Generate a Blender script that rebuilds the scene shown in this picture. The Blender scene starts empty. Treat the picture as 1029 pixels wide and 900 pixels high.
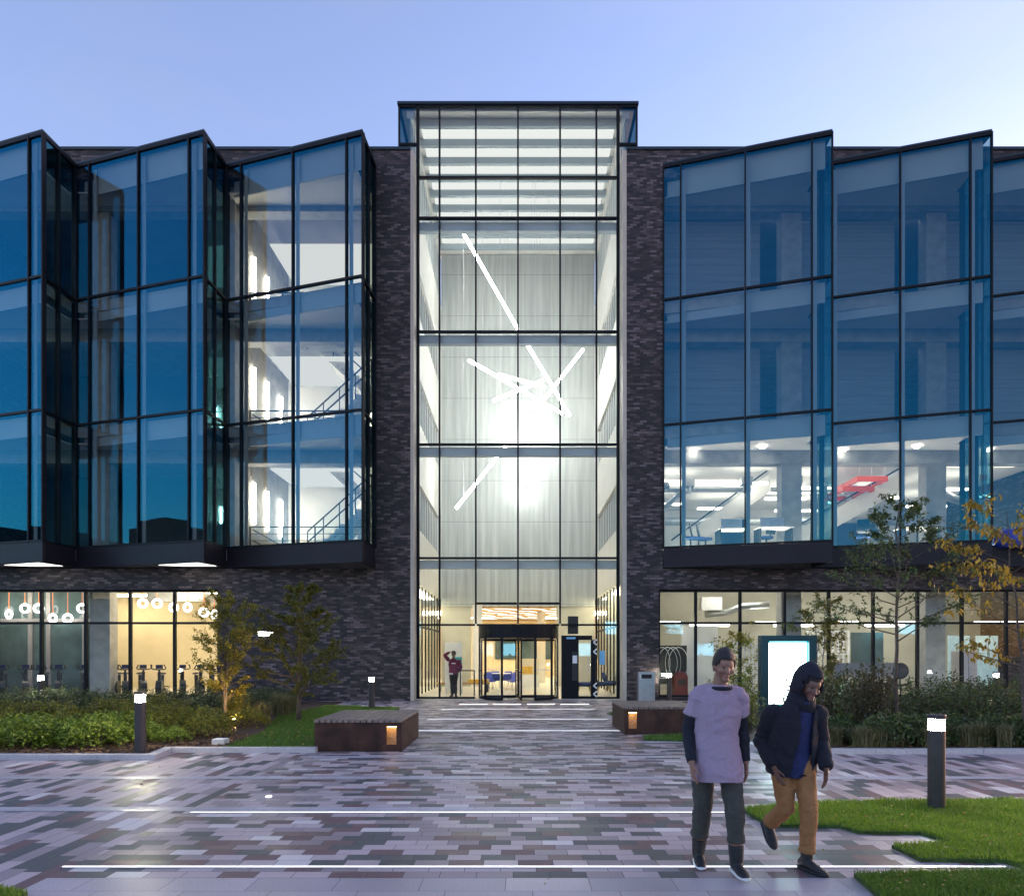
import bpy, bmesh, math, random
from mathutils import Vector, Matrix, noise

S = bpy.context.scene
COL = S.collection
R = math.radians
rnd = random.Random(7)

# ------------------------------------------------------------------ camera numbers
F, CX, HY, CAMZ = 700.0, 520.5, 655.0, 1.7
YB, YA = 24.3, 25.0            # brick face, entrance hall glass


def at(px, py, Y):
    """pixel of the 1029x900 photograph at depth Y -> point in metres"""
    return Vector(((px - CX) * Y / F, Y, CAMZ - (py - HY) * Y / F))


def gnd(px, py, z=0.0):
    Y = (CAMZ - z) * F / (py - HY)
    return Vector(((px - CX) * Y / F, Y, z))


# ------------------------------------------------------------------ materials
def nt(m):
    m.use_nodes = True
    return m.node_tree.nodes, m.node_tree.links


def math_node(N, L, op, a, b=None, c=None):
    n = N.new('ShaderNodeMath'); n.operation = op
    for i, v in enumerate((a, b, c)):
        if v is None: continue
        if isinstance(v, (int, float)): n.inputs[i].default_value = v
        else: L.new(v, n.inputs[i])
    return n.outputs[0]


def mat(name, col, rough=0.6, metal=0.0, var=0.12, scale=6.0, bump=0.0, bscale=60.0, spec=0.5, coat=0.0):
    m = bpy.data.materials.new(name); N, L = nt(m)
    b = N['Principled BSDF']
    b.inputs['Roughness'].default_value = rough
    b.inputs['Metallic'].default_value = metal
    b.inputs['Specular IOR Level'].default_value = spec
    b.inputs['Coat Weight'].default_value = coat
    g = N.new('ShaderNodeNewGeometry')
    t = N.new('ShaderNodeTexNoise'); t.inputs['Scale'].default_value = scale; t.inputs['Detail'].default_value = 5
    L.new(g.outputs['Position'], t.inputs['Vector'])
    r = N.new('ShaderNodeValToRGB')
    lo = [max(0, c * (1 - var)) for c in col]; hi = [min(1, c * (1 + var)) for c in col]
    r.color_ramp.elements[0].position = 0.3; r.color_ramp.elements[0].color = (*lo, 1)
    r.color_ramp.elements[1].position = 0.7; r.color_ramp.elements[1].color = (*hi, 1)
    L.new(t.outputs['Fac'], r.inputs['Fac']); L.new(r.outputs['Color'], b.inputs['Base Color'])
    if bump:
        t2 = N.new('ShaderNodeTexNoise'); t2.inputs['Scale'].default_value = bscale; t2.inputs['Detail'].default_value = 4
        L.new(g.outputs['Position'], t2.inputs['Vector'])
        bp = N.new('ShaderNodeBump'); bp.inputs['Strength'].default_value = bump; bp.inputs['Distance'].default_value = 0.02
        L.new(t2.outputs['Fac'], bp.inputs['Height']); L.new(bp.outputs['Normal'], b.inputs['Normal'])
    return m


LAMP = 0.2      # every lamp of the place, against the chosen exposure


def emit(name, col, s):
    m = bpy.data.materials.new(name); N, L = nt(m)
    N.remove(N['Principled BSDF'])
    e = N.new('ShaderNodeEmission'); e.inputs['Color'].default_value = (*col, 1); e.inputs['Strength'].default_value = s * LAMP
    L.new(e.outputs[0], N['Material Output'].inputs['Surface'])
    return m


def glass(name, tint, refl_col, base, ior=1.5, wav=0.0):
    """thin pane: each of its two faces lets tinted light through and mirrors a share"""
    m = bpy.data.materials.new(name); N, L = nt(m)
    N.remove(N['Principled BSDF'])
    tr = N.new('ShaderNodeBsdfTransparent'); tr.inputs['Color'].default_value = (*tint, 1)
    gl = N.new('ShaderNodeBsdfGlossy'); gl.inputs['Color'].default_value = (*refl_col, 1); gl.inputs['Roughness'].default_value = 0.0
    fr = N.new('ShaderNodeFresnel'); gb = N.new('ShaderNodeNewGeometry')      # the rear face of a pane mirrors like its front face
    L.new(math_node(N, L, 'ADD', ior, math_node(N, L, 'MULTIPLY', gb.outputs['Backfacing'], 1 / ior - ior)), fr.inputs['IOR'])
    fac = math_node(N, L, 'MINIMUM', math_node(N, L, 'ADD', fr.outputs[0], base), 0.95)
    mx = N.new('ShaderNodeMixShader')
    L.new(fac, mx.inputs[0]); L.new(tr.outputs[0], mx.inputs[1]); L.new(gl.outputs[0], mx.inputs[2])
    L.new(mx.outputs[0], N['Material Output'].inputs['Surface'])
    if wav:
        g = N.new('ShaderNodeNewGeometry')
        t = N.new('ShaderNodeTexNoise'); t.inputs['Scale'].default_value = 0.9; t.inputs['Detail'].default_value = 1
        L.new(g.outputs['Position'], t.inputs['Vector'])
        bp = N.new('ShaderNodeBump'); bp.inputs['Strength'].default_value = wav; bp.inputs['Distance'].default_value = 0.02
        L.new(t.outputs['Fac'], bp.inputs['Height'])
        oi = N.new('ShaderNodeObjectInfo'); wn = N.new('ShaderNodeTexWhiteNoise'); wn.noise_dimensions = '1D'; L.new(oi.outputs['Random'], wn.inputs['W'])
        v1 = N.new('ShaderNodeVectorMath'); v1.operation = 'SUBTRACT'; L.new(wn.outputs['Color'], v1.inputs[0]); v1.inputs[1].default_value = (.5, .5, .5)
        v2 = N.new('ShaderNodeVectorMath'); v2.operation = 'SCALE'; L.new(v1.outputs[0], v2.inputs[0]); v2.inputs['Scale'].default_value = .016
        v3 = N.new('ShaderNodeVectorMath'); v3.operation = 'ADD'; L.new(bp.outputs['Normal'], v3.inputs[0]); L.new(v2.outputs[0], v3.inputs[1])
        v4 = N.new('ShaderNodeVectorMath'); v4.operation = 'NORMALIZE'; L.new(v3.outputs[0], v4.inputs[0]); L.new(v4.outputs[0], gl.inputs['Normal'])
    return m


def brick_mat():
    m = bpy.data.materials.new('dark brick'); N, L = nt(m); b = N['Principled BSDF']
    g = N.new('ShaderNodeNewGeometry'); sx = N.new('ShaderNodeSeparateXYZ'); L.new(g.outputs['Position'], sx.inputs[0])
    u = math_node(N, L, 'ADD', sx.outputs[0], sx.outputs[1])
    cb = N.new('ShaderNodeCombineXYZ'); L.new(u, cb.inputs[0]); L.new(sx.outputs[2], cb.inputs[1])
    br = N.new('ShaderNodeTexBrick')
    br.inputs['Scale'].default_value = 1.0; br.inputs['Brick Width'].default_value = 0.235; br.inputs['Row Height'].default_value = 0.077
    br.inputs['Mortar Size'].default_value = 0.007; br.inputs['Mortar Smooth'].default_value = 0.1
    br.inputs['Color1'].default_value = (0.0, 0, 0, 1); br.inputs['Color2'].default_value = (1, 1, 1, 1); br.inputs['Mortar'].default_value = (0.5, 0.5, 0.5, 1)
    L.new(cb.outputs[0], br.inputs['Vector'])
    rp = N.new('ShaderNodeValToRGB'); rp.color_ramp.interpolation = 'LINEAR'
    e = rp.color_ramp.elements
    e[0].position = 0.0; e[0].color = (0.006, 0.006, 0.009, 1)
    e[1].position = 1.0; e[1].color = (0.14, 0.108, 0.12, 1)
    for p, c in ((0.35, (0.017, 0.0135, 0.018, 1)), (0.6, (0.044, 0.030, 0.034, 1)), (0.8, (0.075, 0.054, 0.062, 1))):
        x = e.new(p); x.color = c
    L.new(br.outputs['Color'], rp.inputs[0])
    mx = N.new('ShaderNodeMixRGB'); L.new(br.outputs['Fac'], mx.inputs[0]); L.new(rp.outputs[0], mx.inputs[1])
    mx.inputs[2].default_value = (0.014, 0.013, 0.017, 1)
    t = N.new('ShaderNodeTexNoise'); t.inputs['Scale'].default_value = 0.5; t.inputs['Detail'].default_value = 6
    L.new(g.outputs['Position'], t.inputs['Vector'])
    mr = N.new('ShaderNodeMapRange'); mr.inputs['From Min'].default_value = .3; mr.inputs['From Max'].default_value = .7
    mr.inputs['To Min'].default_value = .75; mr.inputs['To Max'].default_value = 1.2; L.new(t.outputs['Fac'], mr.inputs[0])
    ml = N.new('ShaderNodeMixRGB'); ml.blend_type = 'MULTIPLY'; ml.inputs[0].default_value = 1
    L.new(mx.outputs[0], ml.inputs[1]); L.new(mr.outputs[0], ml.inputs[2])
    L.new(ml.outputs[0], b.inputs['Base Color']); b.inputs['Roughness'].default_value = 0.62
    bp = N.new('ShaderNodeBump'); bp.inputs['Strength'].default_value = 0.7; bp.inputs['Distance'].default_value = 0.02; bp.invert = True
    L.new(br.outputs['Fac'], bp.inputs['Height']); L.new(bp.outputs['Normal'], b.inputs['Normal'])
    return m


def paver_mat(name, along, blen, bwid, stops, rough=(0.22, 0.55), stagger=0.37, mort=0.005, tilt=0.02):
    """concrete blocks in rows; every block gets one colour of its own, a gloss of its own and a hair of tilt"""
    m = bpy.data.materials.new(name); N, L = nt(m); b = N['Principled BSDF']
    g = N.new('ShaderNodeNewGeometry'); sx = N.new('ShaderNodeSeparateXYZ'); L.new(g.outputs['Position'], sx.inputs[0])
    u, v = (sx.outputs[0], sx.outputs[1]) if along == 'x' else (sx.outputs[1], sx.outputs[0])
    M = lambda *a: math_node(N, L, *a)
    vv = M('DIVIDE', v, bwid); row = M('FLOOR', vv)
    wn = N.new('ShaderNodeTexWhiteNoise'); wn.noise_dimensions = '1D'; L.new(row, wn.inputs['W'])
    off = M('ADD', M('MULTIPLY', row, stagger), M('MULTIPLY', wn.outputs['Value'], 0.35))
    uu = M('ADD', M('DIVIDE', u, blen), off); colm = M('FLOOR', uu)
    cb = N.new('ShaderNodeCombineXYZ'); L.new(colm, cb.inputs[0]); L.new(row, cb.inputs[1])
    w2 = N.new('ShaderNodeTexWhiteNoise'); w2.noise_dimensions = '2D'; L.new(cb.outputs[0], w2.inputs['Vector'])
    rp = N.new('ShaderNodeValToRGB'); rp.color_ramp.interpolation = 'CONSTANT'
    e = rp.color_ramp.elements
    e[0].position = 0; e[0].color = (*stops[0][1], 1)
    e[1].position = stops[1][0]; e[1].color = (*stops[1][1], 1)
    for p, c in stops[2:]:
        x = e.new(p); x.color = (*c, 1)
    L.new(w2.outputs['Value'], rp.inputs[0])
    # speckle and larger dirt
    t = N.new('ShaderNodeTexNoise'); t.inputs['Scale'].default_value = 90; t.inputs['Detail'].default_value = 4; L.new(g.outputs['Position'], t.inputs['Vector'])
    t3 = N.new('ShaderNodeTexNoise'); t3.inputs['Scale'].default_value = 1.3; t3.inputs['Detail'].default_value = 6; L.new(g.outputs['Position'], t3.inputs['Vector'])
    k = M('MULTIPLY', M('ADD', 0.45, M('MULTIPLY', t.outputs['Fac'], 1.1)), M('ADD', 0.7, M('MULTIPLY', t3.outputs['Fac'], 0.6)))
    ml = N.new('ShaderNodeMixRGB'); ml.blend_type = 'MULTIPLY'; ml.inputs[0].default_value = 1
    L.new(rp.outputs[0], ml.inputs[1]); L.new(k, ml.inputs[2])
    fu = M('MULTIPLY', M('FRACT', uu), blen); fv = M('MULTIPLY', M('FRACT', vv), bwid)
    joint = M('LESS_THAN', M('MINIMUM', fu, fv), mort)
    mx = N.new('ShaderNodeMixRGB'); L.new(joint, mx.inputs[0]); L.new(ml.outputs[0], mx.inputs[1]); mx.inputs[2].default_value = (0.07, 0.065, 0.075, 1)
    L.new(mx.outputs[0], b.inputs['Base Color'])
    sc = N.new('ShaderNodeSeparateColor'); L.new(w2.outputs['Color'], sc.inputs[0])
    ro = M('ADD', rough[0], M('MULTIPLY', sc.outputs[1], rough[1] - rough[0]))
    ro = M('ADD', ro, M('MULTIPLY', M('SUBTRACT', t3.outputs['Fac'], 0.5), 0.35))
    L.new(M('ADD', ro, M('MULTIPLY', joint, 0.3)), b.inputs['Roughness'])
    # tilt each block a little
    vm = N.new('ShaderNodeVectorMath'); vm.operation = 'SUBTRACT'; L.new(w2.outputs['Color'], vm.inputs[0]); vm.inputs[1].default_value = (0.5, 0.5, 0.5)
    vs = N.new('ShaderNodeVectorMath'); vs.operation = 'MULTIPLY'; L.new(vm.outputs[0], vs.inputs[0]); vs.inputs[1].default_value = (tilt, tilt * 2.5, 0)
    bp = N.new('ShaderNodeBump'); bp.inputs['Strength'].default_value = 0.25; bp.inputs['Distance'].default_value = 0.004
    L.new(M('SUBTRACT', t.outputs['Fac'], M('MULTIPLY', joint, 2.0)), bp.inputs['Height'])
    va = N.new('ShaderNodeVectorMath'); va.operation = 'ADD'; L.new(bp.outputs[0], va.inputs[0]); L.new(vs.outputs[0], va.inputs[1])
    vn = N.new('ShaderNodeVectorMath'); vn.operation = 'NORMALIZE'; L.new(va.outputs[0], vn.inputs[0])
    L.new(vn.outputs[0], b.inputs['Normal'])
    return m


def leaf_mat(name, cols, rough=0.5, trans=0.3):
    m = bpy.data.materials.new(name); N, L = nt(m); b = N['Principled BSDF']
    g = N.new('ShaderNodeNewGeometry')
    rp = N.new('ShaderNodeValToRGB'); e = rp.color_ramp.elements
    e[0].position = 0; e[0].color = (*cols[0], 1); e[1].position = 1; e[1].color = (*cols[-1], 1)
    for i, c in enumerate(cols[1:-1]):
        x = e.new((i + 1) / (len(cols) - 1)); x.color = (*c, 1)
    L.new(g.outputs['Random Per Island'], rp.inputs[0]); L.new(rp.outputs[0], b.inputs['Base Color'])
    b.inputs['Roughness'].default_value = rough
    tl = N.new('ShaderNodeBsdfTranslucent'); L.new(rp.outputs[0], tl.inputs['Color'])
    mx = N.new('ShaderNodeMixShader'); mx.inputs[0].default_value = trans
    L.new(b.outputs[0], mx.inputs[1]); L.new(tl.outputs[0], mx.inputs[2]); L.new(mx.outputs[0], N['Material Output'].inputs['Surface'])
    return m


def mesh_wall_mat():
    """pale metal cloth lining the rear of the atrium: soft vertical folds, level seams"""
    m = bpy.data.materials.new('metal cloth'); N, L = nt(m); b = N['Principled BSDF']
    g = N.new('ShaderNodeNewGeometry'); sx = N.new('ShaderNodeSeparateXYZ'); L.new(g.outputs['Position'], sx.inputs[0])
    M = lambda *a: math_node(N, L, *a)
    cb = N.new('ShaderNodeCombineXYZ'); L.new(M('MULTIPLY', sx.outputs[0], 5.0), cb.inputs[0]); L.new(M('MULTIPLY', sx.outputs[2], 0.25), cb.inputs[2])
    t = N.new('ShaderNodeTexNoise'); t.inputs['Scale'].default_value = 1.0; t.inputs['Detail'].default_value = 7; L.new(cb.outputs[0], t.inputs['Vector'])
    seam = M('LESS_THAN', M('FRACT', M('DIVIDE', sx.outputs[2], 2.02)), 0.012)
    rp = N.new('ShaderNodeValToRGB'); rp.color_ramp.elements[0].position = .3; rp.color_ramp.elements[0].color = (.40, .42, .40, 1)
    rp.color_ramp.elements[1].position = .7; rp.color_ramp.elements[1].color = (.58, .6, .57, 1); L.new(t.outputs['Fac'], rp.inputs[0])
    mx = N.new('ShaderNodeMixRGB'); L.new(M('MULTIPLY', seam, 0.6), mx.inputs[0]); L.new(rp.outputs[0], mx.inputs[1]); mx.inputs[2].default_value = (.15, .16, .15, 1)
    L.new(mx.outputs[0], b.inputs['Base Color']); b.inputs['Roughness'].default_value = 0.6; b.inputs['Metallic'].default_value = 0.2
    bp = N.new('ShaderNodeBump'); bp.inputs['Strength'].default_value = 0.6; bp.inputs['Distance'].default_value = 0.05
    L.new(t.outputs['Fac'], bp.inputs['Height']); L.new(bp.outputs[0], b.inputs['Normal'])
    return m


def board_mat(name, col, pitch=0.3):
    m = bpy.data.materials.new(name); N, L = nt(m); b = N['Principled BSDF']
    g = N.new('ShaderNodeNewGeometry'); sx = N.new('ShaderNodeSeparateXYZ'); L.new(g.outputs['Position'], sx.inputs[0])
    M = lambda *a: math_node(N, L, *a)
    cb = N.new('ShaderNodeCombineXYZ'); L.new(M('MULTIPLY', sx.outputs[0], 0.6), cb.inputs[0]); L.new(M('MULTIPLY', sx.outputs[2], 9.0), cb.inputs[1]); L.new(sx.outputs[1], cb.inputs[2])
    t = N.new('ShaderNodeTexNoise'); t.inputs['Scale'].default_value = 1.0; t.inputs['Detail'].default_value = 6; L.new(cb.outputs[0], t.inputs['Vector'])
    ln = M('LESS_THAN', M('FRACT', M('DIVIDE', sx.outputs[2], pitch)), 0.05)
    k = M('SUBTRACT', M('ADD', 0.75, M('MULTIPLY', t.outputs['Fac'], 0.5)), M('MULTIPLY', ln, 0.35))
    ml = N.new('ShaderNodeMixRGB'); ml.blend_type = 'MULTIPLY'; ml.inputs[0].default_value = 1; ml.inputs[1].default_value = (*col, 1); L.new(k, ml.inputs[2])
    L.new(ml.outputs[0], b.inputs['Base Color']); b.inputs['Roughness'].default_value = 0.7
    return m


M_ = {}
M_['brick'] = brick_mat()
M_['frame'] = mat('black powder coated aluminium', (0.006, 0.007, 0.011), 0.5, 0.0, 0.2, spec=0.18)
M_['fascia'] = mat('charcoal metal panel', (0.014, 0.013, 0.02), 0.5, 0.1, 0.15, 2.0, spec=0.25)
M_['soffit'] = mat('grey soffit board', (0.22, 0.22, 0.24), 0.6)
M_['coping'] = mat('dark zinc coping', (0.015, 0.028, 0.042), 0.45, 0.3)
M_['white'] = mat('white plaster', (0.74, 0.72, 0.67), 0.75, 0, 0.05, 1.5, 0.1, 20)
M_['cream'] = mat('cream plaster', (0.72, 0.6, 0.4), 0.75, 0, 0.06, 1.5)
M_['olive'] = mat('stone grey plaster', (0.5, 0.48, 0.4), 0.75, 0, 0.08, 1.5)
M_['concrete'] = mat('fair faced concrete', (0.36, 0.35, 0.33), 0.75, 0, 0.16, 3.0, 0.15, 30)
M_['bulkhead'] = mat('pale grey bulkhead', (0.36, 0.42, 0.45), 0.6, 0, 0.04, 1.0)
M_['boards'] = board_mat('board marked concrete', (0.26, 0.26, 0.265))
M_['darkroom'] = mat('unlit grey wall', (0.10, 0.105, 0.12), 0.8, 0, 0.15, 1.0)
M_['darkroom2'] = mat('dark brown facade', (0.06,0.055,0.06), 0.8)
M_['navyfelt'] = mat('navy upholstery', (0.012,0.035,0.13), 0.8)
M_['tan'] = mat('tan timber lining', (0.5, 0.33, 0.17), 0.6, 0, 0.35, 30.0)
M_['teallight'] = mat('teal print', (0.05,0.42,0.45), 0.6)
M_['stone'] = mat('cream limestone reveal', (0.46, 0.42, 0.36), 0.6, 0, 0.08, 3.0)
M_['floor_in'] = mat('pale polished floor', (0.55, 0.5, 0.42), 0.3, 0, 0.06, 2.0)
M_['metalcloth'] = mesh_wall_mat()
M_['timber'] = mat('oak boarding', (0.42, 0.26, 0.12), 0.5, 0, 0.25, 5.0)
M_['gblue'] = glass('blue solar glass', (0.83, 0.85, 0.84), (0.03, 0.45, 0.76), 0.03, 1.5, 0.05)
M_['gside'] = glass('grey green side glass', (0.78, 0.86, 0.83), (0.14, 0.45, 0.55), 0.06, 1.5, 0.05)
M_['gclear'] = glass('clear entrance glass', (0.96, 0.98, 0.97), (0.9, 0.95, 1.0), 0.0, 1.35)
M_['gtank'] = mat('inner office glass', (0.07, 0.11, 0.125), 0.08, 0, 0.2, 2.0)
M_['railing'] = mat('dark steel railing', (0.03, 0.035, 0.045), 0.4, 0.3)
M_['steel'] = mat('brushed stainless steel', (0.55, 0.53, 0.56), 0.35, 0.8, 0.08, 8)
M_['bollard'] = mat('bronze grey bollard paint', (0.06, 0.05, 0.05), 0.42, 0.3, 0.12, 10)
M_['corten'] = mat('rusted steel cladding', (0.06, 0.026, 0.018), 0.62, 0.1, 0.5, 4.0, 0.12, 40, spec=0.3)
M_['slat'] = mat('weathered timber slats', (0.22, 0.16, 0.13), 0.6, 0, 0.35, 12.0, 0.2, 50)
M_['kerb'] = mat('pale granite kerb', (0.5, 0.46, 0.47), 0.5, 0, 0.12, 30.0, 0.1, 200)
M_['soil'] = mat('bark mulch', (0.07, 0.04, 0.028), 0.9, 0, 0.6, 25.0, 1.0, 40)
M_['turf'] = mat('turf soil', (0.05, 0.09, 0.015), 0.9, 0, 0.5, 20.0, 0.5, 60)
M_['asphalt'] = mat('distant paving', (0.2, 0.19, 0.21), 0.8, 0, 0.2, 0.8)
M_['bark'] = mat('tree bark', (0.1, 0.075, 0.06), 0.85, 0, 0.4, 30.0, 0.8, 60)
M_['navy'] = mat('navy felt', (0.02, 0.03, 0.09), 0.85, 0, 0.1, 20)
M_['chairblue'] = mat('blue chair shell', (0.03, 0.06, 0.42), 0.45)
M_['black'] = mat('matt black', (0.015, 0.015, 0.018), 0.5)
M_['redbin'] = mat('oxblood plastic', (0.09, 0.014, 0.016), 0.5)
M_['orange'] = mat('orange red lacquer', (0.75, 0.09, 0.02), 0.45)
M_['orangecord'] = mat('orange flex', (0.6, 0.2, 0.08), 0.5)
M_['yellow'] = mat('yellow upholstery', (0.7, 0.4, 0.04), 0.7)
M_['paleblue'] = mat('pale blue door film', (0.5, 0.68, 0.72), 0.4)
M_['teal'] = mat('teal painted steel', (0.01, 0.06, 0.075), 0.4, 0.2)
M_['paper'] = mat('white card', (0.8, 0.8, 0.8), 0.6, 0, .02)
M_['bluecard'] = mat('light blue notice', (0.2, 0.5, 0.75), 0.6)
M_['duct'] = mat('galvanised duct', (0.5, 0.52, 0.53), 0.35, 0.7, 0.1, 4)
WARM = (1.0, 0.86, 0.62); NEUT = (1.0, 0.95, 0.84); COOL = (0.95, 0.97, 1.0)
M_['e_tube'] = emit('white tube glow', (1, .92, .78), 75)
M_['e_led'] = emit('atrium LED glow', (1, 0.99, 0.95), 30)
M_['e_ceil'] = emit('ceiling panel glow', NEUT, 13)
M_['e_ceilw'] = emit('warm ceiling panel glow', WARM, 26)
M_['e_ring'] = emit('ring lamp glow', (1, 0.93, 0.82), 8)
M_['e_boll'] = emit('bollard lamp glow', (1.0, 0.93, 0.70), 330)
M_['e_wall'] = emit('wall floodlight glow', (1, 0.98, 0.95), 25)
M_['e_screen'] = emit('display screen glow', (0.72, 1.0, 1.0), 16)
M_['e_screenedge'] = emit('display edge glow', (0.0, 0.5, 0.55), 3)
M_['e_strip'] = emit('paving LED glow', (0.92, 0.92, 1.0), 4)
M_['e_niche'] = emit('niche lamp glow', (1.0, 0.62, 0.25), 22)
M_['e_up'] = emit('uplight glow', (1.0, 0.66, 0.26), 1500)
M_['e_win'] = emit('far lit window', (0.25, 0.75, 1.0), 12)
M_['e_dl'] = emit('downlight glow', NEUT, 40)
M_['e_dim'] = emit('dimmed lamp glow', (0.8,0.9,1.0), 8.0)
M_['e_zig'] = emit('zigzag ceiling glow', (1,.96,.85), 2.2)
M_['e_fill'] = emit('added fill glow', (1,.92,.78), 120)
M_['e_office'] = emit('office lamp glow', (1,.88,.7), 4.5)
M_['e_lin'] = emit('linear lamp glow', (1,.95,.85), 16)
M_['e_wash'] = emit('added lamp glow', (1,.99,.95), 130)
M_['e_hall'] = emit('hall strip glow', (1,0.98,0.92), 12)
M_['e_soft'] = emit('soft ceiling glow', (1,.93,.8), .85)
M_['e_lum'] = emit('lit ceiling glow', (1,.99,.94), .72)
M_['e_soffit'] = emit('soffit patch glow', (1,.96,.88), 2.2)


# ------------------------------------------------------------------ mesh builder
class MB:
    def __init__(s):
        s.v, s.f, s.m = [], [], []
        s.cur = 0

    def _add(s, vs, fs):
        k = len(s.v); s.v.extend(Vector(x) for x in vs)
        for f in fs:
            s.f.append([k + i for i in f]); s.m.append(s.cur)
        return s

    def box(s, x0, x1, y0, y1, z0, z1):
        return s._add([(x0, y0, z0), (x1, y0, z0), (x1, y1, z0), (x0, y1, z0), (x0, y0, z1), (x1, y0, z1), (x1, y1, z1), (x0, y1, z1)],
                      [(0, 3, 2, 1), (4, 5, 6, 7), (0, 1, 5, 4), (1, 2, 6, 5), (2, 3, 7, 6), (3, 0, 4, 7)])

    def bar(s, p, q, w, h, up=(0, 0, 1)):
        """box along p-q; w across, h along up"""
        p, q = Vector(p), Vector(q); d = (q - p).normalized(); up = Vector(up)
        a = d.cross(up)
        if a.length < 1e-4: a = d.cross(Vector((1, 0, 0)))
        a.normalize(); b = a.cross(d).normalized()
        a *= w / 2; b *= h / 2
        vs = [p - a - b, p + a - b, p + a + b, p - a + b, q - a - b, q + a - b, q + a + b, q - a + b]
        return s._add(vs, [(0, 1, 2, 3), (7, 6, 5, 4), (1, 0, 4, 5), (2, 1, 5, 6), (3, 2, 6, 7), (0, 3, 7, 4)])

    def prism(s, poly, z0, z1):
        n = len(poly)
        ar = sum(poly[i][0] * poly[(i + 1) % n][1] - poly[(i + 1) % n][0] * poly[i][1] for i in range(n))
        if ar < 0: poly = list(poly)[::-1]
        vs = [(x, y, z0) for x, y in poly] + [(x, y, z1) for x, y in poly]
        fs = [tuple(range(n))[::-1], tuple(range(n, 2 * n))] + [(i, (i + 1) % n, n + (i + 1) % n, n + i) for i in range(n)]
        return s._add(vs, fs)

    def sheet(s, poly, z):
        n = len(poly)
        ar = sum(poly[i][0] * poly[(i + 1) % n][1] - poly[(i + 1) % n][0] * poly[i][1] for i in range(n))
        if ar < 0: poly = list(poly)[::-1]
        return s._add([(x, y, z) for x, y in poly], [tuple(range(n))])

    def loft(s, pts, rad, n=12, side=(1, 0, 0), cap=True):
        """rings along pts; rad = r or (r_side, r_other)"""
        pts = [Vector(p) for p in pts]; side = Vector(side); k = len(s.v); m = len(pts)
        for i, p in enumerate(pts):
            d = (pts[min(i + 1, m - 1)] - pts[max(i - 1, 0)]).normalized()
            a = side - d * side.dot(d)
            if a.length < 1e-3:
                a = Vector((0, 1, 0)) - d * d.y
            a.normalize(); b = d.cross(a)
            r = rad[i]; ra, rb = r if isinstance(r, (tuple, list)) else (r, r)
            for j in range(n):
                t = 2 * math.pi * j / n
                s.v.append(p + a * (ra * math.cos(t)) + b * (rb * math.sin(t)))
        for i in range(m - 1):
            for j in range(n):
                s.f.append([k + i * n + j, k + i * n + (j + 1) % n, k + (i + 1) * n + (j + 1) % n, k + (i + 1) * n + j]); s.m.append(s.cur)
        if cap:
            s.f.append([k + j for j in range(n)][::-1]); s.m.append(s.cur)
            s.f.append([k + (m - 1) * n + j for j in range(n)]); s.m.append(s.cur)
        return s

    def tube(s, p, q, r, n=8, r2=None):
        return s.loft([p, q], [r, r if r2 is None else r2], n)

    def lathe(s, prof, c=(0, 0, 0), n=24):
        c = Vector(c)
        return s.loft([c + Vector((0, 0, z)) for r, z in prof], [max(r, 1e-4) for r, z in prof], n)

    def ball(s, c, r, seg=14, rings=9, M=None):
        c = Vector(c); rx, ry, rz = r if isinstance(r, (tuple, list)) else (r, r, r)
        k = len(s.v)
        for i in range(rings + 1):
            th = math.pi * i / rings
            th = min(max(th, 0.02), math.pi - 0.02)
            for j in range(seg):
                ph = 2 * math.pi * j / seg
                d = Vector((rx * math.sin(th) * math.cos(ph), ry * math.sin(th) * math.sin(ph), -rz * math.cos(th)))
                s.v.append(c + (M @ d if M else d))
        for i in range(rings):
            for j in range(seg):
                s.f.append([k + i * seg + j, k + i * seg + (j + 1) % seg, k + (i + 1) * seg + (j + 1) % seg, k + (i + 1) * seg + j]); s.m.append(s.cur)
        s.f.append([k + j for j in range(seg)][::-1]); s.m.append(s.cur)
        s.f.append([k + rings * seg + j for j in range(seg)]); s.m.append(s.cur)
        return s

    def torus(s, c, R0, r, axis='y', n=20, m=8, M=None):
        c = Vector(c); k = len(s.v)
        for i in range(n):
            a = 2 * math.pi * i / n
            for j in range(m):
                b = 2 * math.pi * j / m
                p = Vector(((R0 + r * math.cos(b)) * math.cos(a), r * math.sin(b), (R0 + r * math.cos(b)) * math.sin(a)))
                if axis == 'z': p = Vector((p.x, p.z, p.y))
                if axis == 'x': p = Vector((p.y, p.x, p.z))
                if M: p = M @ p
                s.v.append(c + p)
        for i in range(n):
            for j in range(m):
                s.f.append([k + i * m + j, k + i * m + (j + 1) % m, k + ((i + 1) % n) * m + (j + 1) % m, k + ((i + 1) % n) * m + j]); s.m.append(s.cur)
        return s

    def build(s, name, material=None, parent=None, base=None, smooth=False, bevel=0.0):
        root = parent
        while root is not None and root.parent is not None: root = root.parent
        off = Vector(base) if parent is None and base is not None else (root.location.copy() if root is not None else Vector((0, 0, 0)))
        me = bpy.data.meshes.new(name)
        me.from_pydata([v - off for v in s.v], [], s.f)
        mats = material if isinstance(material, (list, tuple)) else [material]
        for m in mats: me.materials.append(M_[m] if isinstance(m, str) else m)
        if len(mats) > 1: me.polygons.foreach_set('material_index', s.m)
        if smooth: me.polygons.foreach_set('use_smooth', [True] * len(me.polygons))
        me.update()
        o = bpy.data.objects.new(name, me); COL.objects.link(o)
        if parent is not None: o.parent = parent
        elif base is not None: o.location = base
        if bevel:
            md = o.modifiers.new('bevel', 'BEVEL'); md.width = bevel; md.segments = 2; md.limit_method = 'ANGLE'
        return o


def tag(o, label=None, cat=None, group=None, kind=None):
    if label: o['label'] = label
    if cat: o['category'] = cat
    if group: o['group'] = group
    if kind: o['kind'] = kind
    return o


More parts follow.
